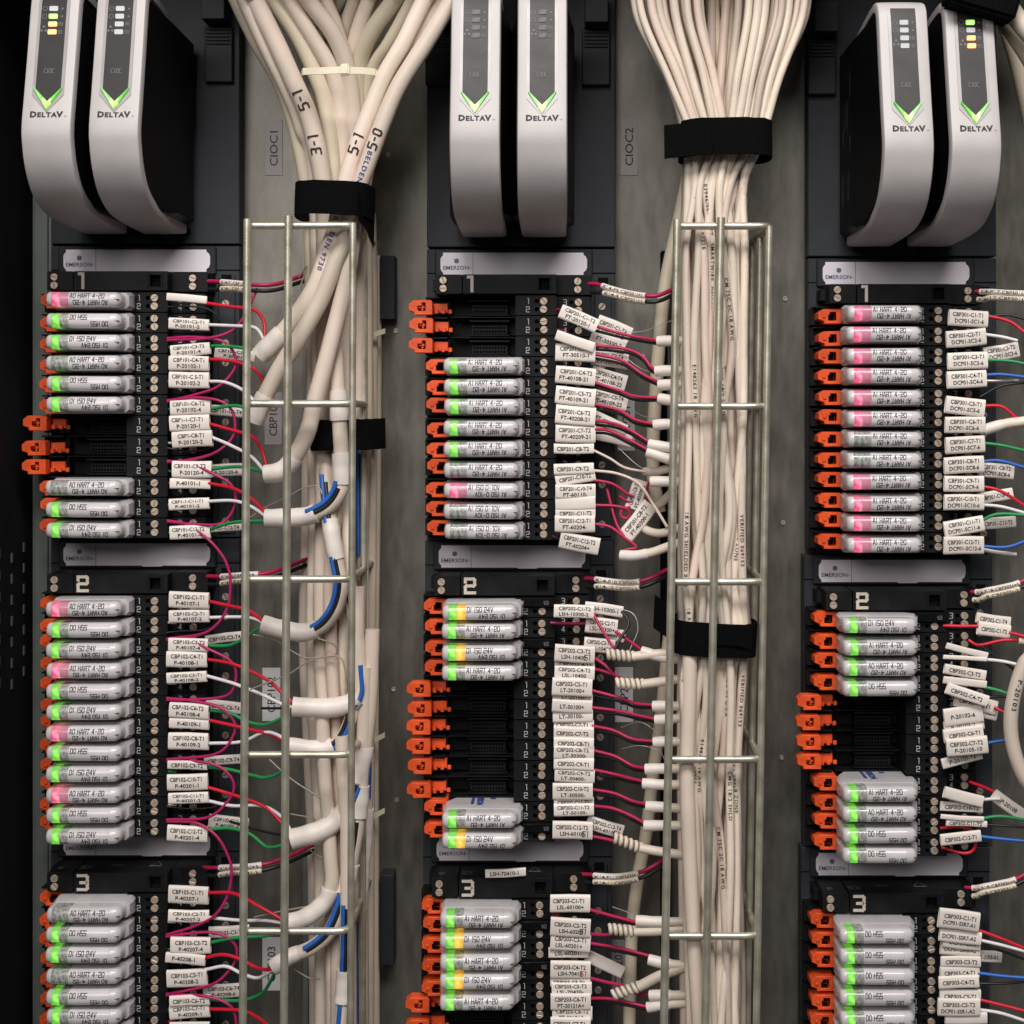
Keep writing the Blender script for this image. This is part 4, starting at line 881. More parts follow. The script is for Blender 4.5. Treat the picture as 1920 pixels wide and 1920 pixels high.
for x, y, a, h, t in [(354, 1677.7, 2, 34, 'CBP103-C1-T1|P-40207-1'), (354, 1717, 2, 23, 'CBP103-C2-T1|P-40207-2'), (358, 1772, 0, 32, 'CBP103-C3-T2|P-40207-4'), (348, 1798, 4, 20, 'P-40208-1'), (351, 1833, -3, 33, 'CBP103-C5-T1|P-40208-2'),
    (356, 1876, -2, 20, 'CBP103-C6-T2'), (356, 1896, -4, 27, 'CBP103-C7-T1|P-40209-1')]: T_(b, x, y, a, h, t, d=22+random.uniform(0, 6))
T_(b, 356, 1922, -1, 12, '', label='blank white tag cut by the lower edge under CBP103 tags')
for x, y, a, h, t in [(430, 1746, -2, 22, 'CBP103-C3-T4'), (419, 1857, -3, 26, 'CBP103-C6-T4|P-40208-6')]: T_(b, x, y, a, h, t, d=-20, dim=True)
b = 'CBP201'
for x, y, a, h, t, d in [(1085, 597.5, 23, 27, 'CBP201-C1-T2|FT-20120-1', 30), (1079, 661.6, 2, 34, 'CBP201-C3-T2|FT-30510-1', 22), (1079, 704.7, 5, 33, 'CBP201-C4-T2|FT-40108-21', 26), (1079, 743, 6, 34, 'CBP201-C5-T2|FT-40109-21', 25),
    (1079, 779, 5, 36, 'CBP201-C6-T2|FT-40208-21', 27), (1079, 813, 1, 34, 'CBP201-C7-T2|FT-40209-21', 24), (1079, 896, -10, 24, 'CBP201-C10-T2', 20), (1079, 921, -1, 27, 'CBP201-C10-T4|FT-60110-', 26),
    (1079, 962, -1, 18, 'CBP201-C11-T2', 24), (1078, 982, 0, 32, 'CBP201-C12-T1|FT-60204-', 28), (1086.6, 1018, 11, 33, 'CBP201-C12-T2|FT-60204+', 24)]: T_(b, x, y, a, h, t, d=d)
T_(b, 1078, 639.7, 19, 20, '', d=32, label='blank white tag tilted above tag FT-30510-1')
T_(b, 1079, 943, -2, 26, '', d=25, label='blank white tag directly above tag CBP201-C11-T2')
T_(b, 1147, 819, 13, 26, '', d=-12, label='blank white tag sticking out behind tag FT-40209-21', dim=True)
T_(b, 1076, 841, 0, 19, 'CBP201-C8-T2', d=24, label='slim white tag with tiny print CBP201-C8-T2')
T_(b, 1076, 879, -2, 21, 'CBP201-C9-T2', d=24, label='slim white tag with tiny print CBP201-C9-T2')
for x, y, a, h, t in [(1149, 620, 22, 38, 'CBP201-C1-T4|FT-20120-2'), (1140, 640, 20, 24, 'FT-30500-2'), (1144, 674, 8, 30, 'CBP201-C3-T4|FT-30510-2'), (1141, 710, 16, 32, 'CBP201-C4-T4|FT-40108-22'), (1143, 749, 12, 32, 'CBP201-C5-T4|FT-40109-22'), (1143, 793, 25, 22, 'FT-40208-22')]:
    T_(b, x, y, a, h, t, d=-6+random.uniform(-3, 3), w_=68, dim=True)
T_(b, 1194, 927, -72, 30, 'CBP201-C8-T4|FT-40300-2', d=10, w_=56, label='white tag hanging nearly upright, printed CBP201-C8-T4')
T_(b, 1196, 976, -52, 32, 'CBP201-C8-T2|FT-40300-1', d=18, w_=78, label='large white tag hanging at a slant, printed FT-40300-1')
b = 'CBP202'
for x, y, a, h, t, d in [(1076, 1146.6, 2, 25, 'CBP202-C1-T2|LSH-10300-2', 24), (1077.5, 1244, 1, 18, 'CBP202-C4-T1', 18), (1077.5, 1225.7, 4, 33, 'CBP202-C3-T2|LSH-10400*', 30), (1077.5, 1260.6, 2, 26, 'CBP202-C4-T2|LSL-10400', 25),
    (1074, 1306, 3, 22, 'LT-20100-', 18), (1072.7, 1288.7, 3, 34, 'CBP202-C5-T1|LT-20100+', 30), (1072.7, 1323.6, 3, 25, 'LT-30100+', 27), (1074, 1342, -1, 24, 'LT-30100-', 22), (1076, 1359, 0, 18, 'CBP202-C7-T1', 18),
    (1076, 1374, 1, 25, 'CBP202-C7-T2', 24), (1076, 1393.7, 1, 22, 'CBP202-C8-T1', 27), (1076, 1411, 2, 26, 'CBP202-C8-T2|LT-30300-', 29), (1076, 1432, 2, 24, 'CBP202-C9-T1', 30), (1077.5, 1454, 2, 25, 'CBP202-C9-T2|LT-30400-', 28),
    (1074, 1484, 0, 32, 'CBP202-C10-T2|LT-30500-', 31), (1076, 1503.5, -1, 16, 'CBP202-C11-T1', 24), (1076, 1518, -1, 24, 'CBP202-C11-T2|LT-50100-', 28), (1073.7, 1556.8, 1, 34, 'CBP202-C12-T2|LSH-60100*', 26)]: T_(b, x, y, a, h, t, d=d)
T_(b, 1132, 1143, 8, 22, 'LSH-10300-1', d=-2, w_=72); T_(b, 1127.6, 1174, 6, 30, 'CBP202-C2-T1|LSL-10300+', d=8, w_=60); T_(b, 1124, 1209.6, 5, 28, 'CBP202-C3-T4|LSH-10400', d=0, w_=58, dim=True)
T_(b, 1155, 1190, 12, 24, 'LT-10', d=-4, w_=34, dim=True); T_(b, 1134, 1550, 17, 26, 'CBP202-C12-T4|LSH-60100*', d=10, w_=70, label='white tag tilted toward the coiled cable, printed CBP202-C12-T4')
b = 'CBP203'
for x, y, a, h, t, d in [(1069, 1694, 1, 34, 'CBP203-C1-T1|LSL-60100+', 26), (1069.6, 1738.6, 3, 36, 'CBP203-C2-T2|LSH-60200*', 28), (1066, 1786, 0, 20, 'LSL-60201-', 16), (1069.6, 1766.7, 4, 34, 'CBP203-C3-T1|LSL-60201+', 24), (1069.6, 1818, 1, 34, 'CBP203-C4-T2|LSH-70410!', 26),
    (1069.6, 1841, -1, 18, 'CBP203-C5-T1', 22), (1072, 1853, -1, 25, 'CBP203-C5-T2|LSL-70420-', 24), (1070, 1878, 0, 32, 'CBP203-C6-T1|PT-20121A+', 28), (1073, 1900, 0, 27, 'CBP203-C6-T2|PT-20121A-', 24), (1070, 1918, 0, 22, 'CBP203-C7-T1', 30)]: T_(b, x, y, a, h, t, d=d)
T_(b, 1133.7, 1807.5, 25, 24, '', d=0, dim=True, label='blank white tag slanting across the CBP203 sticker')
T_(b, 948, 1636, -2, 16, 'LSH-70410-1', d=2, w_=76, label='loose white tag LSH-70410-1 lying on the block numbered 3')
b = 'CBP301'
for x, y, a, h, s in [(1815, 597, 3, 31, 1), (1811, 633.6, -5, 32, 2), (1813.6, 676.5, -2, 32, 3), (1812, 711, -3, 33, 4), (1809, 762, 6, 33, 5), (1809, 797, 0, 31, 6), (1809, 834, -3, 32, 7), (1807, 872, -3, 32, 8), (1807, 907, 0, 30, 9), (1807, 942, 0, 30, 10), (1807, 987, -10, 30, 11), (1806.6, 1022.7, -1, 34, 12)]:
    T_(b, x, y, a, h, f'CBP301-C{s}-T1|DCP01-SC{s}-6', d=24+random.uniform(0, 5), w_=74)
for x, y, a, h, t in [(1877, 660.6, -10, 30, 'CBP301-C3-T2|DCP01-SC3-6'), (1867.5, 883, 5, 28, 'CBP301-C8-T2|DCP01-SC8-6'), (1866, 930.6, -10, 22, 'CBP301-C10-T2'), (1871, 980, -4, 22, 'CBP301-C11-T2')]: T_(b, x, y, a, h, t, d=2, w_=66, dim=s > 0 and h < 25)
b = 'CBP302'
for x, y, a, h, t, d, w_ in [(1862, 1162, 8, 20, 'CBP302-C1-T4', 0, 64), (1863, 1181, 8, 26, 'CBP302-C1-T2', 10, 62), (1809, 1260, 10, 19, 'CBP302-C3-T2', 26, 80), (1813, 1302.5, 18, 22, 'CBP302-C4-T2', 34, 80), (1829, 1319, 13, 28, 'CBP302-C5-T1', 14, 80), (1831, 1332, 11, 26, 'P-20102-10', 10, 78),
    (1806, 1341.6, -8, 34, 'P-20102-6', 20, 72), (1807, 1360, -8, 24, 'P-20103-2', 16, 74), (1806, 1376, -8, 26, 'CBP302-C6-T1', 24, 74), (1803, 1423, -15, 20, 'P-20105-12', 16, 76), (1813, 1399, -6, 34, 'CBP302-C7-T2|P-20105-10', 32, 76), (1802.5, 1513, 2, 18, 'CBP302-C10-T2', 22, 78), (1801, 1571, -6, 22, 'CBP302-C12-T1', 26, 76), (1812, 1544, 2, 12, 'CBP302-C11-T2', 24, 76), (1893, 1511, 35, 24, 'P-20108', 30, 74)]: T_(b, x, y, a, h, t, d=d, w_=w_)
for x, y, a, h, l in [(1813, 1219.7, 14, 12, 'blank tag seen edge-on above tag CBP302-C3-T2'), (1809, 1279, 6, 14, 'blank tag seen edge-on below tag CBP302-C3-T2'), (1804, 1533, 3, 9, 'thin blank tag on the green wire above tag CBP302-C11-T2'), (1809, 1234, 3, 8, 'thin blank tag on the white wire above tag CBP302-C3-T2')]: T_(b, x, y, a, h, '', d=28, w_=80, label=l)
T_(b, 1806, 1494, 15, 22, '', d=34, w_=76, label='blank white tag crossing just above tag CBP302-C10-T2')
b = 'CBP303'
for x, y, a, h, t, d, w_ in [(1800, 1779, 4, 26, 'DCP01-SSR8-A2', 14, 74), (1802.5, 1766, 6, 26, 'DCP01-SSR8', 20, 70), (1800, 1756, 6, 25, 'DCP01-SSR7-A2', 26, 78), (1797.5, 1725, 7, 38, 'CBP303-C1-T1|DCP01-SSR7-A1', 34, 76), (1845, 1792.5, 4, 22, 'DCP01-SSR8-A1', 0, 66), (1801, 1803, 0, 20, 'CBP303-C3-T2', 24, 74),
    (1799, 1822.5, -1, 24, 'CBP303-C4-T1', 22, 74), (1797.5, 1841, -3, 24, 'CBP303-C4-T2', 28, 74), (1800, 1866, 0, 24, 'CBP303-C5-T1', 22, 76), (1797.5, 1888, 0, 34, 'CBP303-C5-T2|DCP01-SSR1-A2', 30, 78)]: T_(b, x, y, a, h, t, d=d, w_=w_)
T_(b, 1811, 1909, -1, 22, '', d=26, w_=78, label='blank white tag at the lower edge below tag DCP01-SSR1-A2')

# ---------------------------------------------------------------- single wires
def wire(c, pts, d0, d1, label, r=2.9, group='single wires leaving the tags'):
    p = path(pts, d0, d1); p = p+[p[-1]+(p[-1]-p[-2]).normalized()*90*K] if pts[-1][0] >= 1925 else p
    base = p[0]; mb = MB(); tube(mb, [q-base for q in p], r, 7, step=6*K)
    o = mb.build('wire', W[c], None, base, smooth=60); tag(o, label, 'wire', group); return o
CN = {'red': 'red', 'mag': 'magenta', 'crim': 'crimson', 'white': 'white', 'green': 'green', 'black': 'black', 'blue': 'blue', 'cream': 'cream'}
def w1(c, t, pts, d1=90, r=3.0, lead=True, what='cable end'):
    p = list(pts)
    wire(c, p, 22, d1, f'{CN[c]} wire from tag {t} to the {what}', r)
L1 = [('red', 'above P-20101-2', [(386, 568), (432, 575), (477, 581), (495, 605), (495, 640), (490, 652)]), ('white', 'P-20101-2', [(390, 609), (437.6, 611), (477, 614), (492, 632), (497, 650)]), ('green', 'P-20101-4', [(392, 648), (437.6, 650), (482, 657), (494, 662)]),
 ('red', 'P-20102-1', [(388, 673), (437.6, 677.5), (477, 692.6), (495, 722), (491, 768)]), ('white', 'P-20102-2', [(390, 715), (422.5, 717), (456, 732), (478, 755), (487, 775)]), ('green', 'P-20102-4', [(390, 767), (437.6, 760.6), (462, 766), (484, 778)]),
 ('red', 'P-20120-1', [(390, 794), (437.6, 807), (474, 819.5), (492, 847), (502, 884)]), ('white', 'P-20120-2', [(396, 819.5), (431.6, 834.6), (471, 856), (496, 884)]), ('green', 'P-20120-4', [(394, 880), (437.6, 875), (471, 878), (502, 889)]),
 ('red', 'P-40101-1', [(390, 905.6), (437.6, 916), (474, 937), (502, 966)]), ('white', 'P-40101-2', [(390, 940), (437.6, 939), (471, 950), (504, 972)]), ('green', 'P-40101-4', [(390, 994), (422.5, 982.7), (453, 978), (504, 977)]),
 ('red', 'P-40107-1', [(390, 1127), (430, 1136), (462, 1143), (485, 1158), (498, 1170)]), ('white', 'P-40107-2', [(390, 1158), (452, 1157), (480, 1161), (498, 1172)]), ('green', 'P-40107-4', [(388, 1210.6), (430, 1210), (462, 1194), (480, 1181), (498, 1176)]),
 ('red', 'P-40108-1', [(386, 1236), (430, 1243), (469, 1258), (504, 1277), (528, 1298), (554, 1322)]), ('white', 'P-40108-2', [(386, 1267), (436, 1281), (488, 1301), (528, 1320), (556, 1328)]), ('green', 'P-40108-4', [(390, 1331), (430, 1337), (469, 1355), (501, 1358), (535, 1342), (556, 1330)]),
 ('red', 'P-40109-1', [(390, 1350), (430, 1359), (474, 1369), (507, 1377), (531, 1390), (548, 1400)]), ('white', 'P-40109-2', [(388, 1394), (452, 1391), (493, 1374), (520, 1378), (548, 1398)]), ('green', 'CBP102-C9-T2', [(388, 1438), (430, 1443), (474, 1454), (501, 1458), (531, 1443), (548, 1406)]),
 ('red', 'P-40201-1', [(386, 1475), (436, 1490), (466, 1500), (501, 1516), (531, 1546), (552, 1568)]), ('white', 'P-40201-2', [(388, 1501), (436, 1511), (490, 1511), (528, 1532), (552, 1570)]), ('green', 'P-40201-4', [(386, 1556), (430, 1553), (469, 1564), (501, 1588), (531, 1584), (552, 1576)]),
 ('red', 'P-40207-1', [(390, 1674), (431, 1674), (455, 1682), (481, 1697), (538, 1729)]), ('white', 'P-40207-2', [(388, 1720), (452, 1726), (496, 1726), (540, 1732)]), ('green', 'P-40207-4', [(392, 1768), (437, 1759), (496, 1755), (526, 1748), (540, 1737)]),
 ('red', 'P-40208-1', [(380, 1797), (417, 1790), (452, 1799), (478, 1813), (498, 1818), (516, 1815)]), ('white', 'P-40208-2', [(386, 1818), (423, 1812), (452, 1825), (481, 1834), (500, 1826), (518, 1814)]), ('green', 'CBP103-C6-T2', [(392, 1874), (452, 1876), (490, 1863), (507, 1840), (518, 1818)]), ('red', 'P-40209-1', [(392, 1892), (452, 1895), (481, 1907), (506, 1926)])]
for c, t, p in L1: w1(c, t, p, r=3.3, what='white sleeved cable end')
wire('black', [(431, 1540), (471, 1553), (531, 1567), (552, 1572)], -10, 80, 'black wire from rear tag P-40201-6 into the white sleeve', 2.5)
wire('black', [(314, 575), (350, 574), (385, 578), (405, 590), (418, 612)], 4, -10, 'thin black wire curling below the edge-on tag', 1.8)
wire('black', [(314, 840), (350, 846), (380, 844), (400, 836)], 6, 0, 'thin black wire curling below tag P-20120-2', 1.8)
wire('black', [(312, 1186), (345, 1183), (385, 1180), (420, 1160)], 6, 0, 'thin black wire passing below tag P-40107-2', 1.8)
wire('black', [(312, 1512), (350, 1516), (395, 1514), (430, 1500)], 6, 0, 'thin black wire passing below tag P-40201-2', 1.8)
wire('black', [(490, 1328), (520, 1328), (552, 1326)], 50, 85, 'short black wire entering the sleeve by the CBP102 sticker', 2.4)
J = [[(483, 540), (471, 566), (456, 596), (434.6, 620), (392, 633.7), (314, 638)], [(314, 634), (362, 632), (407, 636.7), (428.6, 647), (442, 671.5), (437.6, 695.6), (407, 726), (362, 741), (314, 753)], [(314, 751), (362, 745.5), (407, 750), (431.6, 765), (440.7, 792), (434.6, 822.5), (401, 850), (350, 863), (314, 866)],
 [(314, 864), (362, 872), (401, 889), (431.6, 907), (442, 931), (434.6, 961.5), (410.5, 982.7), (362, 982.7), (314, 978)], [(314, 976), (352, 984), (389, 1010), (413.5, 1037), (426, 1060), (432, 1090), (425, 1143), (388, 1185), (313, 1198)], [(313, 1200), (352, 1199), (391, 1217), (433, 1240), (442.5, 1269), (426, 1304), (355, 1312), (313, 1312)],
 [(313, 1309), (362, 1314), (413, 1327), (439, 1353), (436, 1382), (404, 1414), (313, 1424)], [(313, 1427), (381, 1429), (420, 1443), (439, 1472), (426, 1504), (388, 1533), (313, 1537)], [(313, 1540), (368, 1543), (407, 1569), (430, 1611), (434, 1642), (425.6, 1682), (402, 1717), (364, 1737), (312, 1753)],
 [(312, 1756), (379, 1748), (414, 1752), (440, 1770), (443, 1796), (428, 1822), (400, 1845), (350, 1857), (312, 1864)], [(312, 1866), (379, 1867), (423, 1880), (440, 1900), (444, 1940)]]
JL = ['at the X14-F1 sleeve down to CBP101', 'between tags P-20101-4 and P-20102-4', 'between tags P-20102-4 and P-20120-4', 'between tags P-20120-4 and P-40101-4', 'from tag P-40101-4 down to P-40107-4', 'between tags P-40107-4 and P-40108-4', 'between tags P-40108-4 and CBP102-C9-T2', 'between tags CBP102-C9-T2 and P-40201-4', 'from tag P-40201-4 down to P-40207-4', 'between tags P-40207-4 and CBP103-C6-T2', 'leaving tag CBP103-C6-T2 at the lower edge']
for p, l in zip(J, JL): 
    p3 = [(x, y, 10+26*min(1, max(0, (x-314)/80))) for x, y in p]; wire('mag', p3, 0, 0, 'magenta jumper loop '+l, 2.7, 'magenta jumper loops')
# second bank column: red wires, each with a black twin, into short cable ends
def endcab(x, y, label, y2=None, x2=1300, r=8.6, coil=False, d=70):
    y2 = y if y2 is None else y2
    o = cable(label, path([(x, y, d), ((x+x2)/2-8, (y+y2)/2+random.uniform(-2, 2), d+8), (x2, y2, d+16)], 0), r, 'thin', group='cable ends joining the ivory bundle', sleeves=((0, .5, 1.3),) if not coil else (), n=10)
    if coil:
        base = Vector(P(x, y, d)); ax = (Vector(P(x-48, y-(y2-y)*.6-10, d))-base); L = ax.length; ax.normalize(); s = ax.cross(Vector((0, -1, 0))).normalized(); u = ax.cross(s); pts = []
        for k in range(61):
            a = 2*math.pi*k/12; pts.append(ax*(L*k/60)+(s*math.cos(a)+u*math.sin(a))*7.2*K)
        mb = MB(); tube(mb, pts, 3.8, 7, step=4*K); mb.build('coiled_wire', M['thin'], o, smooth=60)
    return o
R2 = [('FT-20120-1', [(1116, 611), (1166, 626), (1213, 635), (1236, 640)], (1233, 640, None)), ('above FT-30510-1', [(1110, 647), (1172, 654), (1204, 668), (1222, 690), (1231, 695)], (1229, 696, None)), ('FT-30510-1', [(1112, 663), (1166, 676), (1204, 701), (1238, 719)], (1235, 722, None)), ('FT-40108-21', [(1112, 716), (1160, 732), (1191, 743), (1238, 746)], (1235, 747, 757)),
 ('FT-40109-21', [(1112, 757), (1160, 769), (1191, 787), (1229, 796)], (1226, 797, None)), ('FT-40208-21', [(1112, 788), (1151, 794), (1182, 807), (1219, 830)], (1216, 833, 842)), ('FT-40209-21', [(1112, 805), (1141, 807), (1182, 826), (1216, 844)], (1213, 847, 872)),
 ('LT-20100+', [(1106, 1293.5), (1160, 1308), (1192, 1319), (1228, 1322)], (1224.5, 1324, 1326)), ('LT-30100+', [(1106, 1326), (1160, 1333), (1199, 1342), (1232, 1349)], (1229, 1350, 1345)), ('CBP202-C7-T2', [(1110, 1361), (1150, 1369.5), (1186, 1385.6), (1229, 1390)], (1226, 1392, None)),
 ('LT-30300-', [(1112, 1407), (1153, 1418), (1186, 1435.7), (1214, 1441)], (1210, 1442, None)), ('LT-30400-', [(1112, 1443), (1153, 1452), (1180, 1459), (1209, 1466)], (1205, 1469, 1471)), ('LT-30500-', [(1110, 1480), (1153, 1488), (1186, 1502), (1215, 1508)], (1211.6, 1512, 1518)), ('LT-50100-', [(1112, 1511), (1150, 1516), (1186, 1531), (1212, 1546)], (1208, 1548, None)),
 ('LSL-60100+', [(1104, 1705), (1148, 1717.5), (1196, 1730)], (1193, 1726, 1728)), ('LSL-60201+', [(1104, 1768), (1162, 1778), (1220, 1793)], (1216, 1799, 1812)), ('PT-20121A+', [(1104, 1872), (1148, 1873.6), (1218, 1889)], (1214, 1889, 1880))]
for t, p, (ex, ey, e2) in R2:
    w1('crim', t, p, 68, r=3.1)
    wire('black', [(x-(10 if k == 0 else 0), y+5+(1.5 if k < len(p)-1 else 0)) for k, (x, y) in enumerate(p)], 10, 62, f'black wire paired beneath the crimson wire from tag {t}', 2.7, 'black twin wires')
    endcab(ex, ey, f'short white cable end taking the wires from tag {t}', e2)
w1('crim', 'LSH-60100', [(1110, 1568), (1144, 1575), (1166, 1582), (1176, 1582)], 60)
w1('crim', 'LSH-10400', [(1112, 1232), (1134, 1247), (1150, 1264), (1156, 1266)], 60)
w1('crim', 'LSL-10400', [(1112, 1254), (1136, 1260), (1175, 1275), (1198, 1276)], 60)
w1('crim', 'LSH-10300-2', [(1112, 1150), (1128, 1179), (1150, 1214), (1156, 1220)], 60)
w1('black', 'LSH-10300-1', [(1166, 1146), (1179, 1169), (1163, 1198), (1152, 1218)], 60)
w1('crim', 'LSL-10300+', [(1154, 1184), (1180, 1202), (1204, 1219)], 60)
wire('mag', [(1032, 1167.6), (1062, 1168.5), (1100, 1169)], 6, 8, 'magenta wire from terminal to tag LSL-10300+')
w1('crim', 'LSH-60200', [(1104, 1751), (1134, 1753), (1158, 1750)], 60)
w1('crim', 'LSH-70410', [(1104, 1833), (1134, 1841), (1168, 1848)], 60)
wire('crim', [(1187, 1860), (1200, 1864), (1222, 1868)], 30, 60, 'crimson wire below the coiled cable of tag LSH-70410')
endcab(1186, 1231, 'white cable with coiled end beside tag LSH-10400', 1222, coil=True); endcab(1204, 1283, 'white cable with coiled end above the CBP202 sticker', 1270, coil=True)
endcab(1200, 1590, 'white cable with coiled end beside tag LSH-60100', 1606, coil=True); endcab(1190, 1747, 'white cable with coiled end beside tag LSH-60200', 1740, coil=True)
endcab(1198, 1850, 'white cable with coiled end beside tag LSH-70410', 1808, coil=True, r=9.5); endcab(1202, 1221, 'white cable end taking the wire from tag LSL-10300+', 1240); endcab(1218, 1866, 'short white cable end just below the tag LSH-70410 coil', 1866)
endcab(1220, 903, 'short white cable end above the hanging tags', 905)
cable('ivory cable with white sleeve below the hanging tags', path([(1164, 1041), (1190, 1042), (1222, 1036), (1256, 1024), (1300, 1010)], 40, 80), 8.5, 'thin', sleeves=((0, .35, 1.4),), group='cable ends joining the ivory bundle')
cable('ivory cable curving behind the slanting tag FT-40300-1', path([(1200, 985), (1214, 995), (1234, 1000), (1256, 996), (1300, 980)], 0, 70), 8, 'thin', group='cable ends joining the ivory bundle')
cable('ivory cable curving above the slanting tag FT-40300-1', path([(1226, 955), (1244, 940), (1262, 922), (1300, 900)], 10, 70), 8, 'thin', group='cable ends joining the ivory bundle')
cable('frayed ivory cable end above the two slim tags', path([(1208, 884), (1232, 884), (1262, 876), (1300, 868)], 20, 70), 8, 'thin', group='cable ends joining the ivory bundle')
w1('cream', 'CBP201-C8-T2', [(1110, 843), (1144, 860), (1172, 877), (1214, 885)], 30, 2.6)
w1('cream', 'CBP201-C9-T2', [(1110, 882), (1157, 888), (1197.5, 907), (1226, 947.5), (1251, 988)], 60, 2.9)
w1('crim', 'CBP201-C10-T2', [(1112, 900), (1147.5, 907), (1176, 925.6), (1186, 930)], 20)
wire('crim', [(1110, 947), (1154, 949), (1179, 957), (1176, 972), (1164, 968), (1166, 956), (1182, 950)], 20, 16, 'crimson wire looping beside the blank tag above CBP201-C11-T2')
w1('crim', 'FT-60204-', [(1112, 982), (1144, 988), (1169, 1007), (1194, 1026), (1176, 1030), (1166, 1036)], 40)
wire('crim', [(1138, 916), (1147.5, 954), (1157, 985), (1170, 1006)], 10, 30, 'crimson wire dropping past the hanging tags')
wire('crim', [(1219, 902), (1213, 915), (1212, 940)], 40, 14, 'crimson wire from the short cable end into the hanging tags')
wire('crim', [(1160, 930), (1176, 940), (1190, 944)], 16, 12, 'short crimson wire ending behind the upright tag')
wire('black', [(1036, 1005), (1048, 1010), (1056, 1012)], 4, 14, 'short black wire at tag FT-60204+')
for bnk, xs, Z, hs in (('CBP201', 1040, 572, (0, 1, 2, 3, 4, 5, 6, 9, 10, 11)), ('CBP202', 1036, 1139, (0, 2, 3, 4, 5, 6, 7, 8, 9, 10, 11)), ('CBP203', 1030, 1706, (0, 1, 2, 3, 4, 5))):
    for k in hs:
        y = Z+k*38.3+(8 if k % 2 == 0 or bnk == 'CBP201' else -8)
        wire('crim', [(xs-2, y, -18), (xs+6, y+.5, -6), (xs+16, y+1, 14)], 0, 0, f'short crimson wire end entering the {ORD[k+1]} terminal of the {bnk} bank', 2.8, 'short wire ends at the terminals')
for bnk, xs, Z, cs in (('CBP101', 312, 566, 'rwgrwgrwgrwg'), ('CBP102', 311, 1135, 'rwgrwgrwgrwg'), ('CBP103', 310, 1696, 'rwgrwgr')):
    for k, c in enumerate(cs):
        y = Z+k*(38.6 if bnk == 'CBP101' else 37.9)+(-8 if c == 'r' else 8 if c == 'g' else -6)
        wire({'r': 'mag', 'w': 'white', 'g': 'green'}[c], [(xs-1, y, -18), (xs+8, y+.5, -4), (xs+18, y+1, 12)], 0, 0, f'short {dict(r="magenta", w="white", g="green")[c]} wire end entering the {ORD[k+1]} terminal of the {bnk} bank', 2.5, 'short wire ends at the terminals')
# supply pairs with printed sleeves at every header
def supply(bank_, y, dy, x0, sl, end, txt, angle_pts=None):
    for k, c in enumerate(('mag', 'black')):
        yy = y+k*15; q = -20
        pts = [(x0+k*4, yy, -40), (x0+20, yy+1, -25)]+[(a, b+k*(15 if a < end[0] else 11), d) for a, b, d in sl]
        p = path(pts, 0); base = p[0]
        mb = MB(); line = tube(mb, [v-base for v in p], 3.9, 8, step=6*K)
        o = mb.build('supply_wire', W[c if c == 'black' else 'crim'], None, base, smooth=60)
        tag(o, f'{"crimson" if k == 0 else "black"} supply wire in printed sleeve {txt[k]}', 'wire', 'supply wires at the header blocks')
        N = len(line)-1; xs0, xs1 = end
        seg = [v for v in line if (xs0-CX)*K-base.x <= v.x+0 and v.x <= (xs1-CX)*K-base.x] if True else []
        if len(seg) < 3: continue
        mb = MB(); l2 = tube(mb, seg, 5.6, 10, step=5*K); s_ = mb.build('printed_sleeve', M['tagd'] if k else M['sleeve'], o, smooth=50)
        fr = frames(l2); cum = [0]
        for i in range(len(l2)-1): cum.append(cum[-1]+(l2[i+1]-l2[i]).length)
        pc = ftext(txt[k], 6.0, .012, width=cum[-1]/K*.92, align='l'); mb = MB()
        def fn(u, v, l):
            s = min(u*K+4*K, cum[-1]-1e-7); i = max(j for j in range(len(cum)-1) if cum[j] <= s); t = (s-cum[i])/(cum[i+1]-cum[i]); pp = l2[i].lerp(l2[i+1], t)
            sd = fr[i][2]; ou = fr[i][3]; an = v/5.9; sgn = -1 if sd.z < 0 else 1
            return tuple(pp+sd*(math.sin(an)*5.9*K*sgn)+ou*(math.cos(an)*6.1*K))
        lay(mb, pc, fn); mb.build('sleeve_print', M['ink'], s_, recalc=False)
supply('CBP101', 527, 0, 386, [(430, 530, 0), (480, 534, 40), (520, 532, 30), (570, 516, -20), (600, 512, -40)], (412, 478), ('X14-F1/CBP101', 'X14-1/CBP101'))
supply('CBP102', 1080, 0, 384, [(430, 1080, 0), (470, 1077, 40), (500, 1075, 40), (540, 1062, 0), (580, 1046, -50), (606, 1038, -60)], (412, 500), ('X14-F2/CBP102(+', 'X14-2/CBP102(-'))
supply('CBP103', 1626, 0, 382, [(430, 1626, 0), (470, 1624, 40), (505, 1618, 40), (545, 1604, 20), (600, 1578, -40)], (405, 502), ('X14-F3/CBP103(+)', 'X14-3/CBP103(-)'))
supply('CBP201', 532, 0, 1100, [(1145, 541, -10), (1180, 550, 0), (1216, 555, 20), (1240, 552, 20), (1268, 538, 0)], (1129, 1214), ('X14-F9/CBP201(+)', 'X14-9/CBP201(-)'))
supply('CBP202', 1084, 0, 1092, [(1130, 1088, -10), (1170, 1092, 0), (1200, 1090, 20), (1228, 1080, 20), (1262, 1062, 0)], (1116, 1202), ('X14-F10/CBP202(', 'X14-10/CBP202(-)'))
supply('CBP203', 1639, 0, 1089, [(1120, 1642, -10), (1160, 1643, 0), (1198, 1636, 20), (1225, 1624, 20), (1258, 1600, 0)], (1114, 1200), ('X14-F11/CBP203(+', 'X14-11/CBP203(-)'))
supply('CBP301', 546, 0, 1824, [(1858, 547, -10), (1890, 549, 0), (1925, 550, 10), (1960, 548, 10)], (1842, 1935), ('X14-F17/CBP301(+)', 'X14-17/CBP301(-)'))
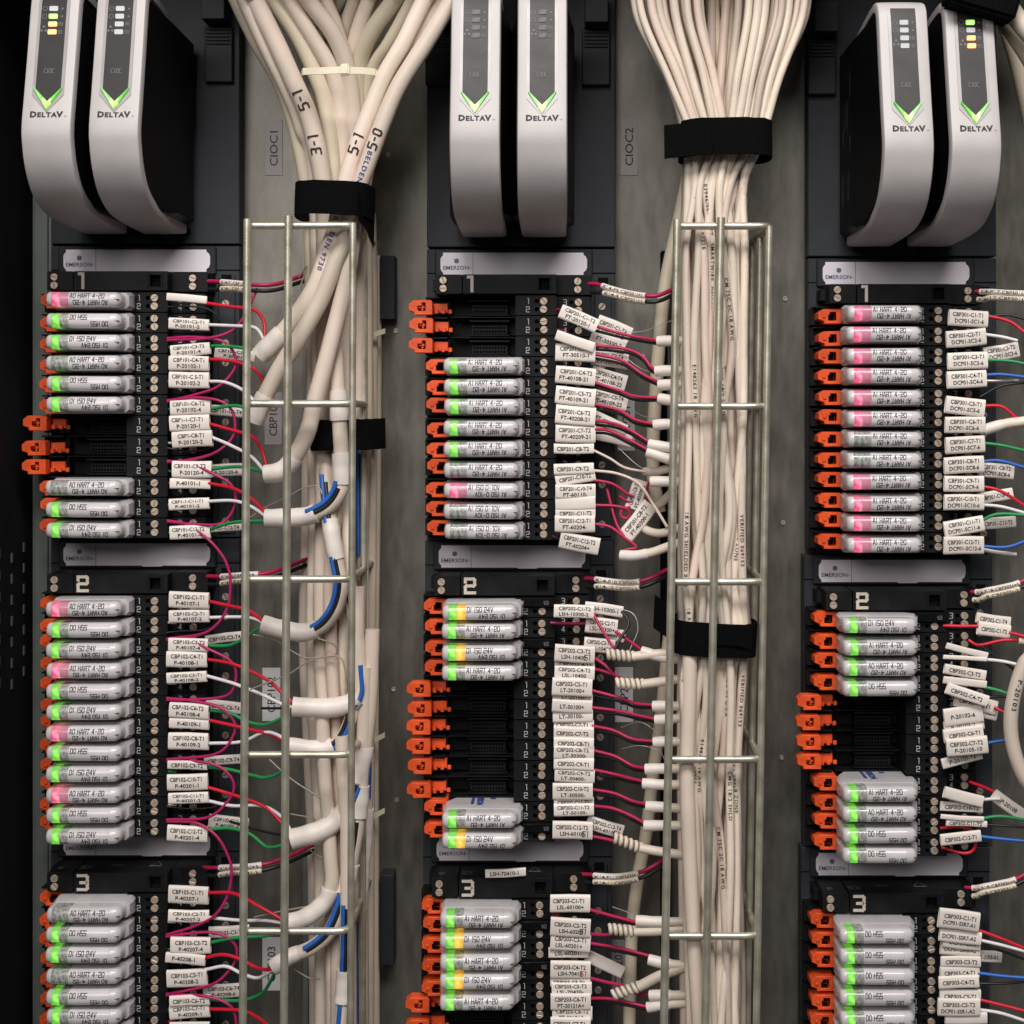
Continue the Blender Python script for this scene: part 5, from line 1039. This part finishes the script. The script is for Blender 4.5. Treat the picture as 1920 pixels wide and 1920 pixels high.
supply('CBP302', 1109, 0, 1816, [(1850, 1107, -10), (1880, 1101, 0), (1912, 1092, 10), (1955, 1070, 10)], (1834, 1912), ('X14-F18/CBP302(+)', 'X14-18/CBP302(-)'))
supply('CBP303', 1664, 0, 1810, [(1845, 1662, -10), (1875, 1656, 0), (1905, 1648, 10), (1955, 1620, 10)], (1830, 1902), ('X14-F19/CBP303(+)', 'X14-19/CBP303(-)'))
# third column wires
R3 = [('red', 'DCP01-SC1-6', [(1850, 592), (1893, 603), (1925, 626)]), ('green', 'DCP01-SC3-6', [(1850, 675), (1893, 677), (1930, 684)]), ('blue', 'DCP01-SC4-6', [(1846, 703.5), (1877, 702), (1930, 708)]), ('red', 'DCP01-SC5-6', [(1842, 761), (1877, 762), (1902.5, 781), (1930, 806)]), ('green', 'DCP01-SC7-6', [(1842, 830.6), (1877, 835), (1930, 847)]),
 ('blue', 'DCP01-SC8-6', [(1840, 865.5), (1874, 864), (1930, 879)]), ('red', 'DCP01-SC9-6', [(1840, 911.6), (1877, 921), (1930, 954)]), ('white', 'DCP01-SC10-6', [(1840, 946.5), (1877, 950), (1930, 964)]), ('green', 'DCP01-SC11-6', [(1840, 976), (1871, 964), (1930, 966)]), ('blue', 'DCP01-SC12-6', [(1840, 1024), (1887, 1026), (1930, 1012)]),
 ('white', 'DCP01-SC2-6', [(1846, 627), (1880, 632), (1908, 639)]), ('red', 'CBP302-C1-T2', [(1892, 1186), (1930, 1195)]), ('white', 'CBP302-C3-T2', [(1846, 1236), (1880, 1240), (1912, 1247)]), ('green', 'CBP302-C4-T2', [(1846, 1288), (1870, 1294), (1894, 1302)]), ('red', 'P-20102-10', [(1864, 1326), (1882, 1335), (1900, 1340)]), ('blue', 'P-20105-10', [(1850, 1393), (1884, 1388), (1902, 1386)]),
 ('white', 'CBP302-C10-T2', [(1838, 1500), (1860, 1498), (1876, 1498)]), ('green', 'CBP302-C11-T2', [(1838, 1535), (1877.5, 1530.6), (1930, 1539)]), ('blue', 'CBP302-C12-T1', [(1836, 1568), (1877.5, 1573), (1930, 1578)]), ('red', 'DCP01-SSR7-A1', [(1832, 1743), (1877.5, 1760), (1930, 1782)]), ('white', 'DCP01-SSR7-A2', [(1834, 1762), (1877.5, 1772), (1930, 1786)]), ('blue', 'CBP303-C4-T1', [(1832, 1824), (1877.5, 1830), (1930, 1834)]), ('red', 'CBP303-C5-T1', [(1834, 1874), (1880, 1885), (1930, 1898)]), ('white', 'DCP01-SSR1-A2', [(1834, 1893), (1877.5, 1900), (1930, 1917)])]
for c, t, p in R3: w1(c, t, p, 40, r=3.2, what='edge of the cabinet')
BK = [([(1850, 594), (1890, 591), (1930, 600)], 'leaving tag DCP01-SC1-6'), ([(1838, 744), (1877, 724), (1930, 716)], 'rising below tag DCP01-SC4-6'), ([(1846, 1308), (1880, 1306), (1905, 1309)], 'under the green wire of CBP302-C4-T2'), ([(1846, 1546), (1880, 1548), (1930, 1552)], 'leaving tag CBP302-C11-T2'), ([(1834, 1772), (1880, 1784), (1930, 1802)], 'passing behind tag DCP01-SSR8'), ([(1832, 1844), (1880, 1844), (1930, 1840)], 'leaving tag CBP303-C4-T2'), ([(1840, 1212), (1880, 1240), (1912, 1262)], 'curling above tag CBP302-C3-T2')]
for p, l in BK: wire('black', p, 14, 30, 'black wire '+l, 2.5)
wire('bare', [(1846, 714.6), (1880, 714), (1909, 714)], 20, 24, 'bare silvery wire stub below the blue wire of DCP01-SC4-6', 3.4)
wire('red', [(1768, 1173), (1800, 1174), (1836, 1174)], -4, 8, 'red wire from terminal to tag CBP302-C1-T2', 3.2)
wire('red', [(1816, 1200), (1828, 1208), (1842, 1209), (1877.5, 1201), (1910, 1200)], -10, 20, 'red wire sagging below tag CBP302-C1-T2', 3.2)
wire('red', [(1818, 1466), (1845, 1476), (1870, 1488)], -20, 24, 'red wire running down to the slanting tag P-20108', 3.2)
wire('red', [(1763, 1553, 0), (1795, 1550, 10), (1818, 1554, 12), (1830, 1571, 14), (1826, 1592, 14), (1808, 1600, 12), (1765, 1589, -2)], 0, 0, 'red wire looping round tag CBP302-C12-T1', 3.2)
cable('short thick white cable end beside tag DCP01-SC6-6', path([(1846, 806), (1866, 800), (1890, 794), (1935, 788)], 20, 40), 9.5, 'thin', sleeves=((0, .4, 1),))
cable('white cable end at the edge beside tag CBP302-C1-T2', path([(1910, 1200), (1925, 1202), (1950, 1206)], 24, 30), 8, 'thin')
wire('white', [(1844, 1030.7), (1875, 1036), (1906, 1039)], 10, 20, 'white strip of wire below tag DCP01-SC12-6', 3.6)
# twisted bare drain wires
for k, (p, l) in enumerate([([(474, 1190), (512, 1198), (534, 1212), (572, 1233), (610, 1231), (629, 1229), (632, 1215), (620, 1205), (588, 1195)], 'winding below the stub at tag P-40107'), ([(469, 1293), (512, 1276), (545, 1262), (580, 1240), (632, 1230), (646, 1250), (650, 1290)], 'rising from the CBP102 sticker to the trunk'),
    ([(470, 970), (500, 950), (540, 930), (572, 914), (596, 912), (604, 926)], 'arching above the stub below the black strap'), ([(505, 1424), (545, 1460), (600, 1496)], 'hanging below the fourth crossbar'), ([(545, 1526), (585, 1534), (590, 1540)], 'entering the broad sleeve at tag P-40201'), ([(575, 1590), (605, 1608), (624, 1598), (628, 1575), (618, 1562)], 'looping under the broad sleeve at tag P-40201'),
    ([(476, 1720), (530, 1708), (585, 1698)], 'stretched above the lowest crossbar'), ([(548, 1815), (580, 1834), (600, 1836)], 'hanging under the stub crossing the CBP103 sticker'), ([(478, 648), (490, 646), (500, 648)], 'beside the sleeve at tag P-20101-4'), ([(560, 520), (576, 500), (560, 545)], 'fraying at the X14-F1 sleeve')]):
    wire('tan', p, 70, 92, 'twisted bare drain wire '+l, 1.5, 'bare drain wires')
for k, (p, l) in enumerate([([(1160, 622), (1200, 622), (1232, 612), (1262, 600)], 'above the crimson wire of FT-20120-1'), ([(1170, 668), (1200, 690), (1226, 700)], 'under the wire of the tilted blank tag'), ([(1186, 770), (1206, 780), (1230, 786)], 'near the CBP201 sticker'), ([(1160, 840), (1190, 868), (1214, 884)], 'by the frayed ivory cable end'),
    ([(1164, 1364), (1200, 1354), (1230, 1372), (1246, 1390)], 'arching below the CBP202 sticker'), ([(1166, 1404), (1200, 1398), (1236, 1408), (1248, 1430)], 'arching near tag LT-30300-'), ([(1150, 1140), (1186, 1150), (1196, 1180), (1180, 1220)], 'curling from tag LSH-10300-1'), ([(1148, 1700), (1180, 1712), (1204, 1726)], 'above the cable end of LSL-60100+')]):
    wire('bare', p, 20, 50, 'hair-thin bare strand '+l, 0.7, 'hair-thin bare strands')
